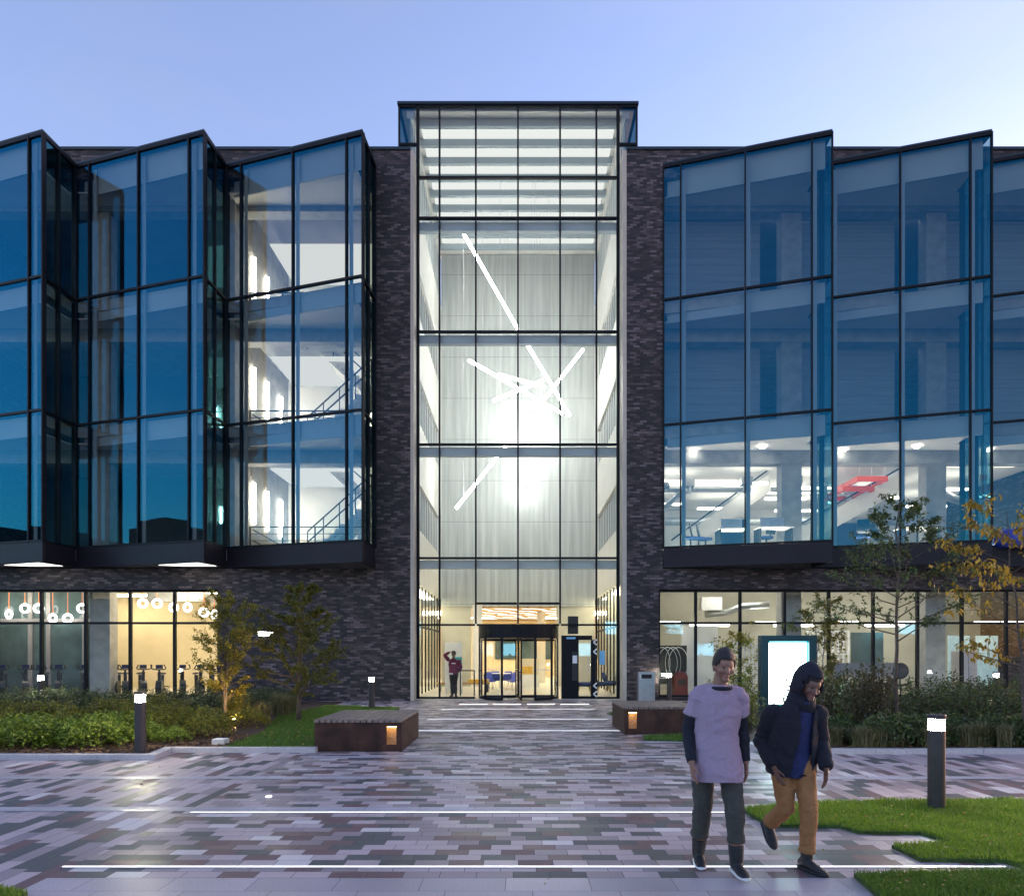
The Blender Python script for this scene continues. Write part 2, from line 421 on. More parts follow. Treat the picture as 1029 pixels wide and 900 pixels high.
def thing(name, loc, label, cat, group=None, rz=0.0):
    o = bpy.data.objects.new(name, None); COL.objects.link(o)
    o.location = loc; o.rotation_euler = (0, 0, rz); o.empty_display_size = 0.2
    return tag(o, label, cat, group)


def copy_tree(o, parent=None):
    c = o.copy(); COL.objects.link(c)
    if parent is not None: c.parent = parent
    for ch in [x for x in KIDS(o)]:
        copy_tree(ch, c)
    return c


def KIDS(o):
    return list(o.children)


def remesh(o, voxel, smooth=6, factor=0.5, disp=0.0, dscale=0.12):
    md = o.modifiers.new('r', 'REMESH'); md.mode = 'VOXEL'; md.voxel_size = voxel
    if smooth:
        sm = o.modifiers.new('s', 'SMOOTH'); sm.iterations = smooth; sm.factor = factor
    dg = bpy.context.evaluated_depsgraph_get()
    me = bpy.data.meshes.new_from_object(o.evaluated_get(dg))
    old = o.data; mats = list(old.materials)
    o.modifiers.clear(); o.data = me
    bpy.data.meshes.remove(old)
    if not me.materials:
        for m in mats: me.materials.append(m)
    if disp:
        me.update()
        nrm = [v.normal.copy() for v in me.vertices]
        for v in me.vertices:
            p = v.co.copy()
            q = noise.noise(Vector((p.x * 5, p.y * 5, p.z * 5 + 7)))
            n = noise.noise(Vector((p.x * 6 + p.z * 5, p.y * 6, p.z * 11 + q * 2))) + 0.9 * (0.5 - abs(noise.noise(Vector((p.x * 10 - p.z * 9, p.y * 10, p.z * 15 + q * 3))))) + 0.15 * noise.noise(Vector((p.x * 30, p.y * 30, p.z * 42)))
            v.co = p + nrm[v.index] * (n * disp)
    me.polygons.foreach_set('use_smooth', [True] * len(me.polygons))
    me.update()
    return o

# ================================================================== PEOPLE
M_['skin_tan'] = mat('tan skin', (0.25, 0.125, 0.085), 0.5, 0, 0.08, 12)
M_['skin_brown'] = mat('brown skin', (0.16, 0.08, 0.055), 0.5, 0, 0.08, 12)
M_['eye'] = mat('dark eye', (0.02, 0.014, 0.012), 0.2)
M_['lip'] = mat('lip', (0.26, 0.09, 0.08), 0.45)
M_['hair'] = mat('black hair', (0.012, 0.01, 0.01), 0.5, 0, 0.4, 60, 0.6, 150)
M_['lilac'] = mat('lilac grey jersey', (0.34, 0.25, 0.33), 0.9, 0, 0.07, 40, 0.35, 160)
M_['darksleeve'] = mat('dark navy jersey', (0.010, 0.011, 0.02), 0.9, 0, 0.2, 30, 0.3, 90)
M_['olivetrs'] = mat('dark olive cotton', (0.05, 0.05, 0.042), 0.9, 0, 0.15, 25, 0.3, 80)
M_['tantrs'] = mat('tan cotton', (0.30, 0.14, 0.05), 0.85, 0, 0.15, 25, 0.3, 80)
M_['blueshirt'] = mat('blue shirt cloth', (0.012, 0.02, 0.085), 0.85, 0, 0.2, 25, 0.3, 80)
M_['maroon'] = mat('maroon jersey', (0.16, 0.018, 0.06), 0.85, 0, 0.1, 20)
M_['shoe'] = mat('black shoe', (0.015, 0.016, 0.018), 0.6, 0, 0.2, 30)
M_['sole'] = mat('white rubber sole', (0.7, 0.68, 0.68), 0.6)
V = Vector
V0 = Vector((0, 0, 1))


def rotz_tilt(yaw, nod, tilt):
    return Matrix.Rotation(yaw, 3, 'Z') @ Matrix.Rotation(tilt, 3, 'Y') @ Matrix.Rotation(nod, 3, 'X')


def head_mesh(mb, c, Rm, s=1.0):
    """head facing -Y in its own frame; c is its centre at eye height"""
    k = len(mb.v)
    mb.ball((0, 0, 0), (.074 * s, .094 * s, .116 * s), 28, 20)
    for i in range(k, len(mb.v)):
        p = mb.v[i]; z = p.z / s; y = p.y / s
        w = 1.0
        if z < -.02: w = 1 - .30 * min(1, (-.02 - z) / .09)          # jaw narrows
        p.x *= w
        if z < 0 and y > 0: p.y *= 1 - .35 * min(1, -z / .1)          # nape
        if y < -.05:
            p.y += .008 * s * math.exp(-(z / .016) ** 2)              # eye line set back
            p.y -= .005 * s * math.exp(-((z - .03) / .014) ** 2)      # brow
    L_ = lambda x, y, z: V((x * s, y * s, z * s))
    mb.loft([L_(0, -.084, .012), L_(0, -.1, -.02), L_(0, -.112, -.038), L_(0, -.09, -.046)], [.009 * s, (.012 * s, .012 * s), (.017 * s, .012 * s), (.012 * s, .008 * s)], 8)
    mb.ball(L_(0, -.078, -.096), (.03 * s, .024 * s, .02 * s), 10, 7)   # chin
    mb.ball(L_(0, -.088, -.068), (.024 * s, .013 * s, .011 * s), 10, 7)  # lips
    for sx in (-1, 1):
        mb.ball(L_(sx * .077, .008, -.012), (.010 * s, .02 * s, .034 * s), 8, 7)
        mb.ball(L_(sx * .043, -.066, -.03), (.024 * s, .02 * s, .022 * s), 8, 6)  # cheekbones
    for i in range(k, len(mb.v)):
        mb.v[i] = V(c) + Rm @ mb.v[i]


def hand_mesh(mb, wrist, d, palm_n, thumb_side, curl=.35, s=1.0):
    """palm, four bent fingers of unequal length, thumb leaving the side of the palm. d: wrist to knuckles; palm_n: way the palm faces"""
    wrist, d, pn = V(wrist), V(d).normalized(), V(palm_n)
    pn = (pn - d * pn.dot(d)).normalized(); sd = d.cross(pn).normalized() * thumb_side
    mb.loft([wrist - d * .02, wrist + d * .02, wrist + d * .06, wrist + d * .095], [(.026 * s, .02 * s), (.034 * s, .017 * s), (.041 * s, .015 * s), (.04 * s, .012 * s)], 10, side=sd)
    for j, (o, ln) in enumerate(((.029, .072), (.0098, .082), (-.0098, .076), (-.029, .058))):
        p0 = wrist + d * .085 + sd * o * s
        dd = d.copy(); pts = [p0]; p = p0
        for q in range(3):
            a = curl * (.5 + .55 * q)
            dd = (d * math.cos(a) + pn * math.sin(a)).normalized()
            p = p + dd * ln * (.45, .32, .23)[q] * s
            pts.append(p)
        mb.loft(pts, [.0092 * s, .0088 * s, .008 * s, .0062 * s], 7, side=sd)
    t0 = wrist + d * .03 + sd * .028 * s
    t1 = t0 + (d * .6 + sd * .8).normalized() * .034 * s + pn * .006
    t2 = t1 + (d * .85 + sd * .35 + pn * .3).normalized() * .03 * s
    t3 = t2 + (d * .9 + pn * .45).normalized() * .024 * s
    mb.loft([t0, t1, t2, t3], [.014 * s, .0112 * s, .0098 * s, .007 * s], 8, side=pn)


def shoe_mesh(up, so, ankle, toe_dir, hi=0.0, pitch=0.0, s=1.0, shin=V0):
    """ankle joint about 8 cm above the sole; toe_dir horizontal; pitch lowers the toe"""
    t = V(toe_dir).normalized(); a = V(ankle)
    Rm = Matrix.Rotation(0, 3, 'X')
    side = V((-t.y, t.x, 0))
    Rp = Matrix.Rotation(pitch, 3, side)
    P = lambda f, h: a + Rp @ (t * f * s + V((0, 0, h * s)))
    up.loft([P(-.075, -.05), P(-.05, -.03), P(.0, -.024), P(.06, -.038), P(.12, -.05), P(.175, -.058), P(.195, -.062)],
            [(.024, .018), (.037, .038), (.042, .045), (.045, .034), (.048, .024), (.036, .016), (.016, .01)], 12, side=side)
    up.loft([P(-.01, -.03), a + shin * .03, a + shin * (.05 + hi)], [(.046, .056), (.053, .058), (.06, .064)] if hi else [(.042, .052), (.044, .05), (.045, .052)], 12, side=side)
    so.loft([P(-.085, -.072), P(-.06, -.072), P(.0, -.072), P(.08, -.072), P(.14, -.072), P(.19, -.071), P(.207, -.07)],
            [(.02, .013), (.04, .014), (.042, .014), (.05, .014), (.05, .014), (.034, .013), (.014, .01)], 12, side=side)


def limb(mb, a, b, c, ra, rb, rc, extra=None, n=14):
    a, b, c = V(a), V(b), V(c)
    pts = [a, a.lerp(b, .5), a.lerp(b, .88), b, b.lerp(c, .14), b.lerp(c, .35), b.lerp(c, .7), c]
    bul = extra or 1.0
    rad = [ra, ra * .55 + rb * .45, rb * 1.03, rb, rb * 1.0, rb * .5 * 1.0 + rb * .5 * bul, (rb + rc) * .5, rc]
    mb.loft(pts, rad, n)


def build_body(root, J, skin, s=1.0, voxel=.0075, head_s=1.0):
    mb = MB()
    pel, che, nk = V(J['pelvis']), V(J['chest']), V(J['neck'])
    sd = (V(J['sh_r']) - V(J['sh_l'])); sd.z = 0; sd.normalize()
    wai = pel.lerp(che, .5)
    mb.loft([pel - V((0, 0, .09)), pel, wai, che, che.lerp(nk, .6), nk], [(.132, .095), (.152, .108), (.13, .092), (.152, .106), (.128, .08), (.055, .055)], 18, side=sd)
    hc = V(J['head']); Rm = J['headrot']
    base = hc + Rm @ V((0, .02, -.07))
    mb.loft([nk - V((0, 0, .05)), nk, base], [.062, .056, .055], 12)
    head_mesh(mb, hc, Rm, head_s)
    for q in 'lr':
        limb(mb, J['sh_' + q], J['el_' + q], J['wr_' + q], .054, .041, .027)
        limb(mb, J['hip_' + q], J['kn_' + q], J['an_' + q], .083, .056, .036, 1.04)
        mb.ball(V(J['sh_' + q]) - V((0, 0, .012)), .05, 12, 8)
        hand_mesh(mb, J['wr_' + q], J['hd_' + q], J['pn_' + q], J['ts_' + q], J.get('curl_' + q, .4))
    o = mb.build('body', [skin, 'eye', 'lip'], root)
    remesh(o, voxel, 4)
    me = o.data
    off = root.location
    eyes = [hc + Rm @ V((sx * .031 * head_s, -.083 * head_s, .0)) - off for sx in (-1, 1)]
    mouth = hc + Rm @ V((0, -.098 * head_s, -.068 * head_s)) - off
    for p in me.polygons:
        c = p.center
        if any(((c - e).length < .0085) for e in eyes): p.material_index = 1
        else:
            dm = Rm.transposed() @ (c - mouth)
            if abs(dm.x) < .024 and abs(dm.z) < .008 and abs(dm.y) < .03: p.material_index = 2
    return o


def hair_cap(root, J, head_s, top=1.0, name='hair'):
    mb = MB(); hc = V(J['head']); Rm = J['headrot']
    k = len(mb.v)
    mb.ball((0, .008, .022), (.081 * head_s, .096 * head_s, .108 * head_s * top), 26, 18)
    mb.v[k:] = [hc + Rm @ p for p in mb.v[k:]]
    o = mb.build(name, 'hair', root, smooth=True)
    bm = bmesh.new(); bm.from_mesh(o.data)
    kill = []
    Rt = Rm.transposed(); off = root.location
    for f in bm.faces:
        q = Rt @ (f.calc_center_median() - (hc - off))
        hairline = .062 if q.y < -.03 else (.0 if q.y < .035 else -.05)
        if q.y < -.03 and abs(q.x) > .055: hairline = .03
        if q.z < hairline: kill.append(f)
    bmesh.ops.delete(bm, geom=kill, context='FACES')
    for v in bm.verts:
        n = noise.noise(v.co * 60) * .004
        v.co += v.normal * n
    bm.to_mesh(o.data); bm.free()
    sd = o.modifiers.new('t', 'SOLIDIFY'); sd.thickness = .012; sd.offset = 0
    return o


def sleeve(mb, a, b, c, r):
    limb(mb, a, b, c, r[0], r[1], r[2])


def trousers(root, J, m, cuff, wid=1.0, voxel=.009):
    mb = MB()
    pel = V(J['pelvis'])
    sd = (V(J['hip_r']) - V(J['hip_l'])); sd.z = 0; sd.normalize()
    mb.loft([pel - V((0, 0, .10)), pel - V((0, 0, .02)), pel + V((0, 0, .10))], [(.155, .12), (.168, .128), (.152, .115)], 18, side=sd)
    for q in 'lr':
        h, k, a = V(J['hip_' + q]), V(J['kn_' + q]), V(J['an_' + q])
        e = k.lerp(a, cuff)
        mb.loft([h + V((0, 0, .04)), h.lerp(k, .4), h.lerp(k, .85), k, k.lerp(e, .3), k.lerp(e, .7), e],
                [.096, .092 * wid, .08 * wid, .077 * wid, .075 * wid, .068 * wid, .066 * wid], 16)
        mb.loft([e - (e - k).normalized() * .035, e], [.073 * wid, .072 * wid], 16)
    o = mb.build('trousers', m, root)
    return remesh(o, voxel, 4, .5, .010)


def shoes(root, J, hi, s=1.0, pit={'l': 0, 'r': 0}):
    for q in 'lr':
        u, so = MB(), MB()
        shoe_mesh(u, so, J['an_' + q], J['toe_' + q], hi, pit[q], s, (V(J['kn_' + q]) - V(J['an_' + q])).normalized())
        uo = u.build('shoe', 'shoe', root); remesh(uo, .007, 4)
        so = so.build('shoe_sole', 'sole' if J.get('sole', 1) else 'shoe', uo, smooth=True)


# ---- walker in the lilac top
px = 1.555; R1 = V((1.56, 5.47, 0))
w1 = thing('person', R1, 'man with short dark hair in loose lilac top over dark sleeves, walking in olive trousers', 'person')
J = dict(pelvis=V((1.545, 5.47, .90)), chest=V((1.56, 5.45, 1.23)), neck=V((1.575, 5.44, 1.425)), head=V((1.595, 5.40, 1.595)), headrot=rotz_tilt(R(6), R(12), R(4)),
         sh_l=V((1.41, 5.46, 1.365)), sh_r=V((1.735, 5.44, 1.365)), el_l=V((1.345, 5.51, 1.08)), el_r=V((1.775, 5.52, 1.085)),
         wr_l=V((1.33, 5.33, .85)), wr_r=V((1.79, 5.47, .835)), hd_l=V((.08, -.22, -1)), hd_r=V((-.02, -.22, -1)), pn_l=V((1, .1, .1)), pn_r=V((-1, .1, .1)), ts_l=1, ts_r=-1,
         hip_l=V((1.46, 5.48, .87)), hip_r=V((1.64, 5.45, .87)), kn_l=V((1.455, 5.50, .48)), kn_r=V((1.655, 5.31, .49)),
         an_l=V((1.455, 5.62, .085)), an_r=V((1.665, 5.31, .10)), toe_l=V((-.12, -1, 0)), toe_r=V((.08, -1, 0)))
build_body(w1, J, 'skin_tan', head_s=.98)
hair_cap(w1, J, .98, 1.12)
mb = MB(); sd = V((1, 0, 0)); pel, che, nk = J['pelvis'], J['chest'], J['neck']
mb.loft([V((1.555, 5.43, .70)), V((1.555, 5.435, .78)), pel + V((.005, -.02, .02)), pel.lerp(che, .5), che, che.lerp(nk, .45), che.lerp(nk, .8), nk + V((0, 0, .015))],
        [(.196, .19), (.194, .18), (.184, .155), (.166, .137), (.174, .14), (.176, .122), (.14, .1), (.08, .08)], 22)
for q in 'lr':
    a, b = J['sh_' + q], J['el_' + q]
    mb.loft([a + V((-.09 if q == 'r' else .09, 0, .028)), a + V((-.02 if q == 'r' else .02, 0, .008)), a.lerp(b, .14), a.lerp(b, .36), a.lerp(b, .56)], [.06, .068, .066, .062, .07], 14)
o = mb.build('loose_top', 'lilac', w1); remesh(o, .009, 4, .5, .012)
mb = MB()
mb.torus(nk + V((0, -.02, -.005)), .078, .016, 'z', 20, 8)
mb.build('neckband', 'darksleeve', w1, smooth=True)
for q in 'lr':
    mb = MB(); a, b, c = J['sh_' + q], J['el_' + q], J['wr_' + q]
    limb(mb, a.lerp(b, .2), b, b.lerp(c, .96), .052, .049, .036)
    o = mb.build('sleeve', 'darksleeve', w1); remesh(o, .009, 4, .5, .006)
trousers(w1, J, 'olivetrs', .62, .95)
shoes(w1, J, .085)

# ---- walker in the hooded jacket
R2 = V((2.2, 5.62, 0))
w2 = thing('person', R2, 'person in dark hooded jacket over blue shirt, striding in tan trousers and black trainers', 'person')
J = dict(pelvis=V((2.195, 5.60, .84)), chest=V((2.20, 5.55, 1.12)), neck=V((2.245, 5.50, 1.30)), head=V((2.285, 5.455, 1.445)), headrot=rotz_tilt(R(14), R(22), R(9)),
         sh_l=V((2.04, 5.58, 1.235)), sh_r=V((2.375, 5.52, 1.235)), el_l=V((1.985, 5.68, .98)), el_r=V((2.43, 5.60, .985)),
         wr_l=V((2.03, 5.52, .79)), wr_r=V((2.405, 5.43, .79)), hd_l=V((.28, -.3, -1)), hd_r=V((-.2, -.3, -1)), pn_l=V((1, .1, .1)), pn_r=V((-1, .1, .1)), ts_l=1, ts_r=-1,
         hip_l=V((2.115, 5.61, .82)), hip_r=V((2.28, 5.58, .82)), kn_l=V((2.125, 5.52, .47)), kn_r=V((2.265, 5.42, .47)),
         an_l=V((2.125, 5.90, .25)), an_r=V((2.255, 5.44, .085)), toe_l=V((.05, -1, 0)), toe_r=V((.42, -1, 0)), sole=0)
build_body(w2, J, 'skin_brown', head_s=.95)
hair_cap(w2, J, .95)
pel, che, nk = J['pelvis'], J['chest'], J['neck']
mb = MB()
mb.loft([pel - V((0, 0, .12)), pel.lerp(che, .3), che, che.lerp(nk, .6), nk + V((0, 0, .01))], [(.175, .145), (.158, .13), (.156, .12), (.135, .095), (.072, .07)], 20)
mb.loft([nk, nk + V((.004, -.008, .03))], [.074, .07], 14)
o = mb.build('shirt', 'blueshirt', w2); remesh(o, .010, 4, .5, .006)
mb = MB()
mb.loft([pel - V((0, 0, .10)), pel.lerp(che, .3), che, che.lerp(nk, .55), che.lerp(nk, .9)], [(.19, .162), (.182, .155), (.174, .14), (.152, .115), (.112, .1)], 22)
for q in 'lr':
    a, b, c = J['sh_' + q], J['el_' + q], J['wr_' + q]
    limb(mb, a, b, b.lerp(c, .97), .062, .057, .046)
    mb.ball(a - V((0, 0, .012)), .062, 12, 8)
o = mb.build('hooded_jacket', 'darksleeve', w2); remesh(o, .010, 3, .5, .013)
bm = bmesh.new(); bm.from_mesh(o.data)
kill = []
for f in bm.faces:
    c = f.calc_center_median() + R2
    mid = 2.225 + (c.z - .84) * .08
    if c.y < 5.50 and .66 < c.z < 1.32 and abs(c.x - mid) < .055 + max(0, (1.0 - c.z)) * .14 + max(0, c.z - 1.2) * .3 and f.normal.y < 0: kill.append(f)
bmesh.ops.delete(bm, geom=kill, context='FACES')
bm.to_mesh(o.data); bm.free()
md = o.modifiers.new('t', 'SOLIDIFY'); md.thickness = .012; md.offset = 0
# hood up round the head
mb = MB(); k = 0; hc, Rm = J['head'], J['headrot']
mb.ball((0, .022, .012), (.099, .125, .138), 28, 20)
mb.v = [hc + Rm @ V((p.x * (1.0 - .25 * max(0, p.z) / .14 + .22 * max(0, -p.z) / .14), p.y + .03 * max(0, p.z) / .14 + .05 * max(0, -p.z) / .14, p.z * 1.04)) for p in mb.v]
ho = mb.build('hood', 'darksleeve', w2, smooth=True)
bm = bmesh.new(); bm.from_mesh(ho.data); Rt = Rm.transposed(); kill = []
for f in bm.faces:
    q = Rt @ (f.calc_center_median() + R2 - hc)
    if q.y < -.035 and q.z < .075 and abs(q.x) < .082: kill.append(f)
bmesh.ops.delete(bm, geom=kill, context='FACES')
for v in bm.verts: v.co += v.normal * noise.noise(v.co * 14) * .012
bm.to_mesh(ho.data); bm.free()
md = ho.modifiers.new('t', 'SOLIDIFY'); md.thickness = .014; md.offset = 1
mb = MB()
mb.loft([nk + V((-.01, .03, -.06)), nk + V((0, .03, .01)), nk + V((.015, .035, .06))], [(.135, .11), (.115, .1), (.1, .1)], 18, cap=False)
cw = mb.build('collar', 'darksleeve', w2, smooth=True)
md = cw.modifiers.new('t', 'SOLIDIFY'); md.thickness = .012
trousers(w2, J, 'tantrs', .86, .88)
shoes(w2, J, .0, 1.0, {'l': R(38), 'r': 0})

# ---- figure just inside the entrance, hand raised to the brow
Yp = 26.3; bx = at(456, 697, Yp).x
R3 = V((bx, Yp, .03))
w3 = thing('person', R3, 'person in maroon top and black trousers standing inside the glass, one hand raised to brow', 'person')
q0 = lambda x, y, z: R3 + V((x, y, z))
J = dict(pelvis=q0(0, 0, .92), chest=q0(-.01, 0, 1.24), neck=q0(-.01, 0, 1.43), head=q0(.0, -.03, 1.60), headrot=rotz_tilt(R(-10), R(6), 0),
         sh_l=q0(-.2, 0, 1.38), sh_r=q0(.19, 0, 1.37), el_l=q0(-.34, -.1, 1.55), el_r=q0(.27, .02, 1.1), wr_l=q0(-.14, -.14, 1.68), wr_r=q0(.2, -.12, .93),
         hd_l=V((1, .0, .12)), hd_r=V((-.4, -.3, -1)), pn_l=V((0, .2, -1)), pn_r=V((-1, .1, 0)), ts_l=1, ts_r=-1, curl_l=.15,
         hip_l=q0(-.09, 0, .89), hip_r=q0(.09, 0, .89), kn_l=q0(-.07, -.02, .48), kn_r=q0(.06, -.02, .48), an_l=q0(-.06, .02, .085), an_r=q0(.07, .02, .085), toe_l=V((-.3, -1, 0)), toe_r=V((.3, -1, 0)), sole=0)
build_body(w3, J, 'skin_brown', voxel=.011)
hair_cap(w3, J, 1.0)
pel, che, nk = J['pelvis'], J['chest'], J['neck']
mb = MB()
mb.loft([pel - V((0, 0, .06)), pel.lerp(che, .4), che, che.lerp(nk, .55), nk], [(.19, .14), (.175, .13), (.195, .14), (.17, .11), (.08, .08)], 18)
for q in 'lr':
    a, b, c = J['sh_' + q], J['el_' + q], J['wr_' + q]
    limb(mb, a, b, b.lerp(c, .9), .078, .06, .042)
o = mb.build('jersey_top', 'maroon', w3); remesh(o, .014, 3, .5, .006)
MB().box(R3.x - .07, R3.x + .08, Yp - .158, Yp - .146, 1.26, 1.3).build('chest_emblem_pattern', 'paper', w3)
MB().box(R3.x - .19, R3.x - .02, Yp - .16, Yp - .147, .86, .92).build('white_shirt_hem', 'paper', w3)
trousers(w3, J, 'black', .95, .9, .013)
shoes(w3, J, .0)
# ================================================================== GROUND
PALE = (.46, .365, .38); MID = (.29, .23, .245); SLATE = (.08, .085, .09); RED = (.15, .085, .09); LIGHT = (.62, .56, .55)
M_['pave'] = paver_mat('paving blocks across', 'x', .28, .15, [(0, PALE), (.30, MID), (.52, SLATE), (.74, RED), (.92, PALE), (.96, LIGHT)], (.36, .6))
M_['paveside'] = paver_mat('paving blocks lengthwise', 'y', .42, .16, [(0, PALE), (.33, MID), (.5, SLATE), (.68, RED), (.78, PALE), (.96, LIGHT)], (.48, .68))
M_['slab'] = paver_mat('large paving slabs', 'x', .62, .31, [(0, (.41, .36, .385)), (.4, (.36, .315, .34)), (.7, (.45, .39, .41))], (.35, .5), .5, .004, .006)
M_['band'] = paver_mat('pale paving band', 'x', .6, .3, [(0, (.46, .43, .46)), (.5, (.42, .39, .43))], (.35, .5), .5, .004, .006)

tag(MB().sheet([(-400, -200), (400, -200), (400, 600), (-400, 600)], -.03).build('ground', 'asphalt'), kind='structure')
XP = 3.55
tag(MB().sheet([(-XP, 5.25), (XP, 5.25), (XP, YA + .6), (-XP, YA + .6)], 0).build('plaza_paving', 'pave'), kind='structure')
tag(MB().sheet([(-40, 4.0), (-XP, 4.0), (-XP, YB), (-40, YB)], 0).build('side_paving', 'paveside'), kind='structure')
tag(MB().sheet([(XP, 4.0), (40, 4.0), (40, YB), (XP, YB)], 0).build('side_paving', 'paveside'), kind='structure')
tag(MB().sheet([(-XP, -40), (XP, -40), (XP, 5.25), (-XP, 5.25)], 0).build('slab_paving', 'slab'), kind='structure')
tag(MB().sheet([(XP, -40), (40, -40), (40, 4), (XP, 4)], 0).sheet([(-40, -40), (-XP, -40), (-XP, 4), (-40, 4)], 0).build('slab_paving', 'slab'), kind='structure')
for y in (7.44, 9.33, 11.2, 13.1, 15.1, 17.7, 20.76):
    xa = 24 if y < 10 else 3.4
    tag(MB().sheet([(-xa, y), (xa if y > 9 else XP, y), (xa if y > 9 else XP, y + .2), (-xa, y + .2)], .004).build('paving_band', 'band'), kind='structure')

# planting beds and lawns
KL = [(-24, 10.98), (-5.72, 10.98), (-5.86, 11.78), (-3.42, 11.78)]
KR = [(4.0, 13.2), (4.16, 11.62), (24, 11.62)]
def kerb(line, w=.16, h=.085):
    pts = [V((*q, 0)) for q in line]; outer, inner = [], []
    for i, q in enumerate(pts):
        d0 = (q - pts[i - 1]).normalized() if i else (pts[1] - q).normalized()
        d1 = (pts[i + 1] - q).normalized() if i < len(pts) - 1 else d0
        n0, n1 = V((-d0.y, d0.x, 0)), V((-d1.y, d1.x, 0)); mt = (n0 + n1).normalized()
        outer.append((q.x, q.y)); k = q + mt * (w / max(mt.dot(n0), .4)); inner.append((k.x, k.y))
    m = MB()
    for i in range(len(pts) - 1):
        a, b = V((*outer[i], 0)), V((*outer[i + 1], 0)); c, e = V((*inner[i], 0)), V((*inner[i + 1], 0))
        L_ = (b - a).length; n = max(1, round(L_ / .9)); g = .003 / max(L_, .01)
        for j in range(n):
            t0, t1 = j / n + g, (j + 1) / n - g
            m.prism([tuple(a.lerp(b, t0)[:2]), tuple(a.lerp(b, t1)[:2]), tuple(c.lerp(e, t1)[:2]), tuple(c.lerp(e, t0)[:2])], -.01, h)
    return m
tag(kerb(KL).build('kerb', 'kerb', bevel=.006), kind='structure')
tag(kerb(KR).build('kerb', 'kerb', bevel=.006), kind='structure')
tag(MB().prism([(-24, 11.1), (-5.76, 11.1), (-5.9, 11.9), (-5.1, 11.9), (-5.3, 14.5), (-6.2, 18.0), (-5.9, 23.4), (-24, 23.4)], -.02, .05).build('planting_soil', 'soil'), kind='structure')
tag(MB().prism([(4.12, 13.2), (4.28, 11.76), (24, 11.76), (24, 23.4), (4.6, 23.4), (4.3, 17)], -.02, .05).build('planting_soil', 'soil'), kind='structure')
LAWN_L = [(-5.1, 11.9), (-3.5, 11.9), (-3.5, 20.6), (-5.6, 21.6), (-5.92, 21.6), (-6.2, 18.0), (-5.3, 14.5)]
tag(MB().prism(LAWN_L[::-1], -.02, .045).build('lawn_soil', 'turf'), kind='structure')
pa = [(746, 815), (800, 809), (900, 806.5), (1029, 805)]
LAWN_A = [tuple(gnd(x, y)[:2]) for x, y in pa] + [(14, 7.9), (14, 5.55)] + [tuple(gnd(x, y)[:2]) for x, y in ((1029, 874), (1012, 868), (1000, 866.5), (925, 866), (896, 852), (957, 848.5), (925, 839), (862, 837.5), (844, 832), (772, 831))]
LAWN_B = [tuple(gnd(x, y)[:2]) for x, y in ((858, 881), (950, 879), (1100, 877))] + [(14, 5.3), (14, 4.3)] + [tuple(gnd(x, y)[:2]) for x, y in ((905, 925), (880, 901))]
LAWN_C = [(-9, 4.88), (-3.75, 4.97), (-3.42, 4.86), (-3.3, 4.4), (-9, 4.4)]
LAWN_D = [(2.45, 19.2), (3.4, 19.2), (4.2, 18.6), (4.2, 13.2), (3.2, 13.2), (2.42, 13.35), (2.5, 13.9), (3.75, 14.3), (3.75, 16.4), (2.7, 18.2)]
for P_ in (LAWN_A, LAWN_B, LAWN_C, LAWN_D):
    tag(MB().prism(P_, -.02, .03).build('lawn_soil', 'turf'), kind='structure')


def inside(p, poly):
    c = False; n = len(poly)
    for i in range(n):
        a, b = poly[i], poly[i - 1]
        if (a[1] > p[1]) != (b[1] > p[1]) and p[0] < (b[0] - a[0]) * (p[1] - a[1]) / (b[1] - a[1]) + a[0]: c = not c
    return c

M_['grass'] = leaf_mat('grass blades', [(.10, .19, .012), (.17, .29, .02), (.23, .36, .03), (.30, .38, .06)], .5, .4)
M_['grassd'] = leaf_mat('darker grass blades', [(.07, .14, .012), (.11, .21, .015), (.16, .26, .03)], .5, .3)
M_['litter'] = leaf_mat('fallen leaves', [(.28, .12, .02), (.45, .26, .03), (.3, .2, .05), (.2, .07, .02)], .6, .2)


def grass(poly, n, h, w, m, z, xlim, seed, ylim=(0, 99)):
    rr = random.Random(seed); mb = MB(); vs, fs = [], []
    xs = [p[0] for p in poly]; ys = [p[1] for p in poly]
    x0, x1 = max(min(xs), xlim[0]), min(max(xs), xlim[1]); y0, y1 = max(min(ys), ylim[0]), min(max(ys), ylim[1])
    k = 0
    while k < n:
        x, y = rr.uniform(x0, x1), rr.uniform(y0, y1)
        if not inside((x, y), poly): 
            n -= 0
            k += 0
            rr.random()
            continue
        k += 1
        a = rr.uniform(0, 6.283); hh = h * rr.uniform(.5, 1.25) * (1 + .35 * noise.noise(V((x * 2.5, y * 2.5, 3.0))))
        ww = w * rr.uniform(.7, 1.3); lx, ly = rr.gauss(0, .45) * hh, rr.gauss(0, .45) * hh
        dx, dy = math.cos(a) * ww, math.sin(a) * ww
        i = len(vs)
        vs += [(x - dx, y - dy, z), (x + dx, y + dy, z), (x + lx * .4 + dx * .7, y + ly * .4 + dy * .7, z + hh * .6), (x + lx * .4 - dx * .7, y + ly * .4 - dy * .7, z + hh * .6), (x + lx, y + ly, z + hh)]
        fs += [(i, i + 1, i + 2, i + 3), (i + 3, i + 2, i + 4)]
    mb._add(vs, fs)
    return tag(mb.build('grass', m), kind='stuff')

grass(LAWN_A, 52000, .042, .003, 'grass', .028, (1.7, 5.6), 1)
grass(LAWN_A, 16000, .045, .0045, 'grass', .028, (5.6, 10), 8)
grass(LAWN_B, 16000, .042, .0025, 'grassd', .028, (2.3, 4.6), 2, (4.7, 5.6))
grass(LAWN_C, 1500, .04, .003, 'grass', .028, (-4.2, -3.2), 3, (4.7, 5))
grass(LAWN_L, 30000, .05, .005, 'grassd', .04, (-6.2, -3.5), 4)
grass(LAWN_D, 9000, .05, .006, 'grassd', .028, (2.4, 4.3), 5)

